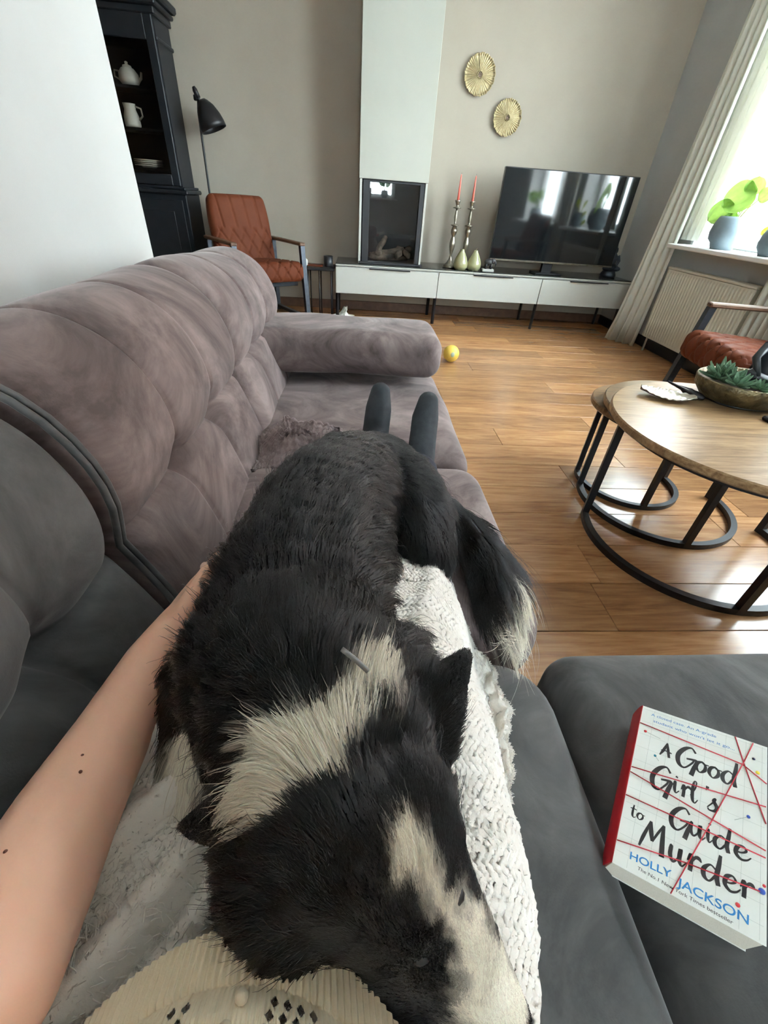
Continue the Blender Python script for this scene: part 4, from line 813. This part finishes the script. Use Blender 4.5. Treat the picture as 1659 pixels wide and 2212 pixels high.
at = N(hm, 'ShaderNodeAttribute', attribute_name='hair_color'); L(hm, at.outputs['Color'], hb.inputs['Color']); bw = N(hm, 'ShaderNodeRGBToBW'); L(hm, at.outputs['Color'], bw.inputs[0]); ml = N(hm, 'ShaderNodeMath', operation='MULTIPLY'); L(hm, bw.outputs[0], ml.inputs[0]); ml.inputs[1].default_value = .85
df = N(hm, 'ShaderNodeBsdfDiffuse'); L(hm, at.outputs['Color'], df.inputs[0]); mx = N(hm, 'ShaderNodeMixShader'); L(hm, ml.outputs[0], mx.inputs[0]); L(hm, hb.outputs[0], mx.inputs[1]); L(hm, df.outputs[0], mx.inputs[2]); L(hm, mx.outputs[0], hm.node_tree.nodes['Material Output'].inputs[0])
GUIDE = [((.10, .012, .59), (-.55, .6, .55), .004), ((.06, .055, .66), (-.6, .7, .4), .006), ((.03, .05, .60), (-.7, .3, -.5), .012), ((.075, .07, .63), (.5, .75, -.2), .008),
    ((.02, .085, .72), (-.45, .85, .2), .012), ((-.06, .07, .645), (-.75, .1, -.55), .016), ((-.04, .05, .61), (-.5, -.3, -.8), .034), ((-.01, .125, .742), (-.35, .92, 0), .020), ((.06, .12, .66), (.55, .7, -.3), .022),
    ((-.055, .12, .68), (-.6, .6, -.3), .020), ((-.10, .115, .65), (-.9, .1, -.2), .008), ((.085, .19, .70), (.35, .85, .25), .006), ((.06, .15, .67), (.45, .8, -.1), .016),
    (tuple(at_z(650, 1600, .752)), (-.75, .62, .0), .042), (tuple(at_z(765, 1535, .752)), (.1, .98, .1), .036), (tuple(at_z(580, 1670, .728)), (-.85, .05, -.45), .042), (tuple(at_z(540, 1700, .70)), (-.6, -.5, -.6), .042), ((.04, .19, .71), (.25, .95, .05), .034), ((.0, .16, .75), (.2, .95, .2), .035),
    ((-.16, .2, .62), (-.2, -.3, -.95), .028), ((-.12, .15, .62), (.1, -.4, -.9), .032), ((-.05, .25, .745), (-.15, 1, .05), .036), ((-.13, .27, .70), (-.5, .75, -.35), .036), ((-.06, .36, .745), (.1, 1, 0), .032),
    ((-.165, .36, .64), (-.1, .75, -.65), .038), ((.045, .34, .65), (.35, .55, -.75), .045), ((.055, .25, .64), (.35, .3, -.85), .045), ((-.045, .47, .725), (.3, .95, 0), .030), ((-.14, .47, .64), (.1, .9, -.45), .034), ((.05, .46, .64), (.4, .2, -.85), .035),
    ((0, .60, .70), (.55, .8, -.1), .018), ((-.06, .62, .62), (.2, .85, -.5), .024), ((.04, .75, .60), (.6, .3, -.7), .018), ((.10, .62, .66), (.6, .1, -.7), .016), ((.15, .58, .60), (.4, -.35, -.8), .022), ((.13, .48, .57), (.05, -.6, -.75), .040), ((.07, .46, .56), (-.1, -.5, -.8), .035),
    ((.16, .63, .56), (.75, -.3, -.2), .035), ((.22, .59, .54), (.45, -.8, -.1), .060), ((.20, .52, .50), (-.25, -.9, -.3), .075), ((.27, .53, .51), (.35, -.9, -.15), .080), ((.243, .48, .53), (.08, -1, -.1), .085), ((.24, .42, .48), (.08, -1, -.12), .075), ((.265, .44, .48), (.25, -.95, -.1), .08)]
GP, GD, GL = np.array([g[0] for g in GUIDE]), unit(np.array([g[1] for g in GUIDE])), np.array([g[2] for g in GUIDE])
def groom(n, seed, k=7, lscale=1.0, lift=.26, clump=.8, nclump=9000, rad=.00026, wfun=None, white_only=None):
    rg = np.random.default_rng(seed); P, Nn = scatter(dm, n, rg, wfun)
    D = np.zeros((n, 3)); Ln = np.zeros(n)
    for s in range(0, n, 40000):
        q = P[s:s + 40000]; d2 = ((q[:, None] - GP) ** 2).sum(-1) + 2e-5; W = 1 / d2 ** 2; W /= W.sum(1, keepdims=True); D[s:s + 40000] = W @ GD; Ln[s:s + 40000] = W @ GL
    nzv = np.stack([vnoise(P, 45, 21), vnoise(P, 45, 22), vnoise(P, 45, 23)], -1); D = unit(D + nzv * .15 + rg.normal(0, .055, (n, 3)))
    T = unit(D - Nn * (D * Nn).sum(1, keepdims=True)); Ln = Ln * lscale * rg.uniform(.55, 1.2, n) * (1 + .35 * vnoise(P, 60, 8))
    s = np.linspace(0, 1, k); lf = lift * rg.uniform(.5, 1.5, n) * np.clip(Ln / .03, .45, 1.2)
    rise = (lf[:, None] * (s - .62 * s ** 2)[None])                                   # lifts off, then lies down
    pts = P[:, None] + T[:, None] * (Ln[:, None] * s)[..., None] + Nn[:, None] * (Ln[:, None] * rise)[..., None]
    pts[..., 2] -= (Ln[:, None] * .10 * s ** 2)
    wv = np.stack([vnoise(P, 120, 31), vnoise(P, 120, 32), vnoise(P, 120, 33)], -1); pts += wv[:, None] * (Ln[:, None] * .15 * np.sin(s * 2.6) ** 2)[..., None]
    kd = kdtree.KDTree(nclump); ci = rg.choice(n, nclump, replace=False)
    for i, c in enumerate(ci): kd.insert(P[c], i)
    kd.balance(); near = np.fromiter((ci[kd.find(p)[1]] for p in P), dtype=np.int64, count=n)
    off = pts[near] - P[near][:, None] + P[near][:, None]; kf = (clump * np.clip(Ln / .03, .25, 1) * rg.uniform(.3, 1.2, n))[:, None] * (s ** 1.3)[None]
    same = (np.linalg.norm(P[near] - P, axis=1) < .022)[:, None]; kf = np.clip(kf * same, 0, .95)[..., None]; pts = pts * (1 - kf) + off * kf
    pts += rg.normal(0, .00035, pts.shape) * s[None, :, None]
    w_ = coat(P); v = rg.uniform(.7, 1.35, (n, 1)) * (.55 + 1.1 * rg.random(n)[near])[:, None] ** (1 - w_); col = BLACK * (1 - w_) * v + WHITE * w_ * np.clip(v, .85, 1.08)
    radv = rad * rg.uniform(.7, 1.3, n)[:, None] * np.array([.8, 1, 1, .95, .85, .6, .25])[None] * (1 + .25 * w_)
    return pts, radv, np.clip(col, 0, .93)
def upper(c): return np.where(c[:, 2] > .50, 1.0, .3) * np.where(c[:, 1] < .24, 3.6, 1.0) * np.where((c[:, 1] < .16) & (c[:, 2] > .6), 1.6, 1.0)
p_, r_, c_ = groom(250000, 1, wfun=upper, nclump=6500); strands('fur', p_, r_, c_, hm, dog)
p_, r_, c_ = groom(9000, 2, lscale=1.35, lift=.5, clump=.2, nclump=500, rad=.00014, wfun=upper); strands('guard_hair', p_, r_, c_, hm, dog)
nz_ = np.array((.104, .008, .570)); MB().sphere(tuple(nz_), (.014, .012, .012), 14, 10).build('nose', mat('wet_black_nose', (.01, .01, .01), .3), dog)
for px, py, z in ((975, 1932, .678), (905, 2055, .668)): MB().sphere(tuple(at_z(px, py, z)), (.008, .006, .005), 12, 8).build('eyelid', mat('eyelid', (.012, .011, .011), .5), dog)
a, c = at_z(738, 1402, .768), at_z(795, 1450, .758); MB().tube([a, (a + c) / 2 + np.array([0, 0, .001]), c], .0017, 8).build('collar_strap', mat('grey_collar_webbing', (.22, .23, .23), .6), dog)
# ------------------------------------------------------------------ book
bk = thing('book', 'paperback book with red thread cover lying on the chaise', 'book', (0, 0, 0))
ex, ey, ez = Vector((.7445, -.5890, .3143)), Vector((.56535, .80663, .17242)), Vector((-.3551, .04934, .9335))
org = Vector((.29616, .12983, .42280)); TH = .031
bk.matrix_world = Matrix(((ex.x, ey.x, ez.x, org.x), (ex.y, ey.y, ez.y, org.y), (ex.z, ey.z, ez.z, org.z), (0, 0, 0, 1))) @ Matrix.Diagonal((.001, .001, .001, 1))
M_['cover'] = noisy('pale_green_card', (.80, .84, .80), (.86, .89, .86), .02, .35); M_['red_card'] = mat('red_card', (.42, .012, .02), .4); M_['ink'] = mat('black_ink', (.012, .010, .012), .5)
M_['blue_ink'] = mat('blue_ink', (.02, .20, .52), .5); M_['thread'] = mat('red_thread', (.45, .012, .03), .6); M_['faint'] = mat('faint_grid_ink', (.45, .50, .47), .5); M_['paper'] = noisy('page_edges', (.50, .46, .38), (.62, .58, .50), 1.2, .9)
SHEAR = Matrix(((1, 0, .36, 0), (0, 1, .16, 0), (0, 0, 1, 0), (0, 0, 0, 1)))
b = MB().bbox(.8, 128, .8, 197.2, -30.2, -.5, .4).xf(SHEAR); b.build('page_block', M_['paper'], bk)
for z0_, z1_ in ((-.5, 0), (-30.9, -30.3)): MB().bbox(0, 129, 0, 198, z0_, z1_, .12).xf(SHEAR).build('cover', M_['cover'], bk)
b = MB(); u = np.linspace(0, 198, 2)
P = np.zeros((12, 2, 3)); 
for i, a in enumerate(np.linspace(PI / 2, 3 * PI / 2, 12)):
    for j in (0, 1): P[i, j] = (.2 + 2.2 * math.cos(a), u[j], -15.4 + 15.4 * math.sin(a))
o = b.grid(P).xf(SHEAR).build('spine', M_['red_card'], bk); o.modifiers.new('t', 'SOLIDIFY').thickness = .5
def cat(p, n=10):
    p = np.array(p, float); 
    if len(p) < 3: return p
    q = np.vstack([2 * p[0] - p[1], p, 2 * p[-1] - p[-2]]); out = []
    for i in range(1, len(q) - 2):
        for t in np.linspace(0, 1, n, endpoint=False):
            a, b_, c, d = q[i - 1:i + 3]; out.append(.5 * ((2 * b_) + (-a + c) * t + (2 * a - 5 * b_ + 4 * c - d) * t ** 2 + (-a + 3 * b_ - 3 * c + d) * t ** 3))
    return np.array(out + [p[-1]])
def stroke(mb, pts, z=.12):
    """pts: (x, y, width) -> flat brush stroke"""
    p = cat(pts); t = np.gradient(p[:, :2], axis=0); t = unit(t); nn = np.c_[-t[:, 1], t[:, 0]]; w2 = np.maximum(p[:, 2:3], .05) / 2
    l_, r_ = p[:, :2] + nn * w2, p[:, :2] - nn * w2; n = len(p)
    v = np.vstack([np.c_[l_, np.full(n, z)], np.c_[r_, np.full(n, z)]]); mb.add(v, [(i, n + i, n + i + 1, i + 1) for i in range(n - 1)])
W = .26; T = .12
GL_ = {'A': [[(0, 0, T), (.28, .7, W), (.5, 1.5, T)], [(.5, 1.5, T), (.62, .8, W), (.78, 0, .22)], [(.05, .55, T), (.45, .62, T), (.95, .55, T)]],
 'G': [[(1.12, 1.55, .14), (.85, 1.85, T), (.45, 1.62, W), (.12, 1.0, W * 1.15), (.2, .38, W), (.55, .2, T), (.95, .7, T), (1.08, 1.02, T)], [(.62, .92, T), (1.0, 1.0, .16), (1.22, .95, .2), (1.1, .4, W), (.98, -.18, W * 1.1)]],
 'o': [[(.55, 1.0, T), (.2, .8, W), (.1, .35, W), (.38, .02, T), (.72, .3, W), (.76, .72, .2), (.52, .98, T), (.62, .85, T), (1.02, .85, .08)]],
 'd': [[(.78, .85, T), (.45, 1.0, T), (.12, .62, W), (.15, .18, W), (.45, .03, T), (.75, .45, .16)], [(.98, 1.85, .18), (.92, 1.2, W), (.84, .5, W * 1.1), (.95, -.02, W)], ],
 'i': [[(.05, .6, .08), (.22, 1.0, .2), (.22, .4, W), (.35, .02, T), (.62, .3, .08)], [(.27, 1.38, .2), (.30, 1.45, .2), (.33, 1.52, .16)]],
 'r': [[(.0, .6, .08), (.18, 1.02, W), (.22, .5, W), (.2, .0, W)], [(.22, .55, T), (.42, .95, .18), (.62, 1.02, W), (.8, .85, .08)]],
 'l': [[(.0, .5, .07), (.35, 1.2, .12), (.42, 1.75, T), (.24, 1.8, T), (.15, 1.2, W), (.2, .3, W), (.42, .02, T), (.66, .35, .08)]],
 's': [[(.05, .15, .08), (.45, .85, T), (.5, 1.08, .16), (.42, .85, W), (.62, .4, W), (.5, .05, .2), (.18, -.02, T), (.08, .12, .1)]],
 "'": [[(.1, .0, .06), (.18, .2, .2), (.2, .36, .22)]],
 't': [[(.25, 1.7, .16), (.2, .9, W), (.22, .25, W), (.4, .02, T), (.6, .2, .08)], [(-.1, 1.12, T), (.25, 1.18, .14), (.6, 1.15, .1)]],
 'u': [[(.02, .7, .08), (.14, 1.0, .2), (.12, .4, W), (.32, .02, .16), (.6, .4, T), (.7, 1.0, W), (.68, .3, W), (.85, .0, T), (1.08, .3, .07)]],
 'e': [[(.1, .42, T), (.45, .5, T), (.68, .75, .16), (.5, 1.0, T), (.2, .8, W), (.12, .3, W), (.4, .0, .18), (.72, .1, T), (.95, .4, .07)]],
 'M': [[(.0, .0, T), (.14, .7, .2), (.42, 1.85, T)], [(.42, 1.85, .16), (.5, 1.2, W), (.62, .62, .18)], [(.62, .62, T), (.85, 1.3, .14), (1.1, 1.95, T)], [(1.1, 1.95, .16), (1.12, 1.0, W), (1.18, -.05, W * 1.1)]]}
def word(name, items):
    mb = MB()
    for g, x, y_, sx, sy in items:
        for s in GL_[g]: stroke(mb, [(x + a * sx, y_ + c * sy, w_ * (sx + sy) / 2) for a, c, w_ in s], .12 + .002 * len(mb.v) % .02)
    return mb.build(name, M_['ink'], bk)
word('title_lettering', [('A', 27, 139.5, 12.5, 12), ('G', 43.5, 132, 17, 16.5), ('o', 63, 136.5, 13, 14), ('o', 75.5, 136, 13, 14), ('d', 88, 135.5, 14, 15.5)])
word('title_lettering', [('G', 21.5, 93.5, 17, 18), ('i', 43.5, 101.5, 12, 13), ('r', 52.5, 100.5, 12, 13), ('l', 61.5, 99, 11, 13.5), ("'", 74, 119, 13, 14), ('s', 77, 99, 15, 13)])
word('title_lettering', [('t', 8.5, 54.5, 9, 8), ('o', 14.5, 55, 8, 7.5)])
word('title_lettering', [('G', 45, 60, 16, 15.5), ('u', 63.5, 64.5, 14, 13), ('i', 78, 65, 11, 13), ('d', 85, 63.5, 14, 13.5), ('e', 102.5, 63.5, 15, 13)])
word('title_lettering', [('M', 21.5, 29.5, 18, 16), ('u', 48, 30, 15, 15), ('r', 65, 29.5, 15, 15), ('d', 77.5, 29, 15, 15.5), ('e', 95, 30, 15, 14), ('r', 109, 30, 14, 14)])
def text(name, body, x0, y0, x1, y1, size, m, bold=0.0):
    cu = bpy.data.curves.new(name, 'FONT'); cu.body = body; cu.size = size; cu.offset = bold; o = bpy.data.objects.new('t', cu); C.objects.link(o)
    dg = bpy.context.evaluated_depsgraph_get(); me = bpy.data.meshes.new_from_object(o.evaluated_get(dg)); bpy.data.objects.remove(o)
    v = np.empty(len(me.vertices) * 3); me.vertices.foreach_get('co', v); v = v.reshape(-1, 3); ln = math.hypot(x1 - x0, y1 - y0); s = ln / max(v[:, 0].max(), 1e-6); a = math.atan2(y1 - y0, x1 - x0)
    x = v[:, 0] * s; y_ = v[:, 1]; me.vertices.foreach_set('co', np.c_[x0 + x * math.cos(a) - y_ * math.sin(a), y0 + x * math.sin(a) + y_ * math.cos(a), np.full(len(x), .13)].ravel())
    me.materials.clear(); return obj(name, me, m, bk)
text('author_lettering', 'HOLLY', 14.5, 12, 53.5, 14.0, 10.5, M_['blue_ink'], .12); text('author_lettering', 'JACKSON', 59.5, 10.5, 116, 9.5, 11.5, M_['blue_ink'], .12)
text('small_lettering', 'The No.1 New York Times bestseller', 23.5, 6.0, 104.5, 3.0, 4.6, M_['ink'])
text('small_lettering', 'A closed case. An A-grade', 11, 187.5, 80.7, 187.5, 5.0, M_['blue_ink']); text('small_lettering', "student who won't let it go...", 14.3, 179.5, 99, 179.5, 5.0, M_['blue_ink'])
b = MB()
for x in (14, 33, 52, 71, 90, 109, 124): stroke(b, [(x, 2, .22), (x + .4, 196, .22)], .06)
for y_ in range(14, 196, 18): stroke(b, [(2, y_, .22), (127, y_ + .5, .22)], .062)
b.build('grid_print', M_['faint'], bk)
for pts in ([(.5, 172), (107, 165.7), (128.5, 153)], [(.5, 110.6), (128, 127)], [(.5, 104), (128, 82)], [(.5, 75.2), (128, 75.2)], [(.5, 23.5), (64, 35), (124, 42.5)], [(99, 197.5), (107.8, 168.4), (128, 109)], [(116, 197), (107.8, 168.4), (82.7, 88), (54.4, .5)]):
    b = MB()
    for a, c in zip(pts[:-1], pts[1:]): b.tube([(*a, .35), (*c, .35)], .62, 6)
    b.build('printed_thread', M_['thread'], bk)
PC = {'red': (.55, .02, .03), 'teal': (.02, .25, .35), 'blue': (.03, .08, .40), 'navy': (.04, .05, .12), 'yellow': (.75, .60, .05)}; PM = {k: mat(k + '_pin', v, .35) for k, v in PC.items()}
for k, x, y_, tx, ty, r in (('red', 8, 162.8, 25, 160, 1.7), ('teal', 22.5, 135.7, 27, 131, 1.5), ('navy', 116.8, 177.3, 0, 0, 1.5), ('yellow', 120.6, 162.4, 0, 0, 2.0), ('blue', 113.6, 108.9, 102, 99.5, 1.7), ('blue', 125.3, 43.3, 0, 0, 2.8), ('red', 107.5, 21.3, 0, 0, 2.0), ('red', 127, 49, 0, 0, 1.4)):
    b = MB(); b.lathe([(0, .9), (r * .6, .75), (r, .3), (r, .1)], 16, (x, y_, .05)); b.build('printed_pin', PM[k], bk)
    if tx: b = MB(); b.tube([(x, y_, .2), (tx, ty, .2)], .22, 5); b.build('pin_needle', M_['faint'], bk)
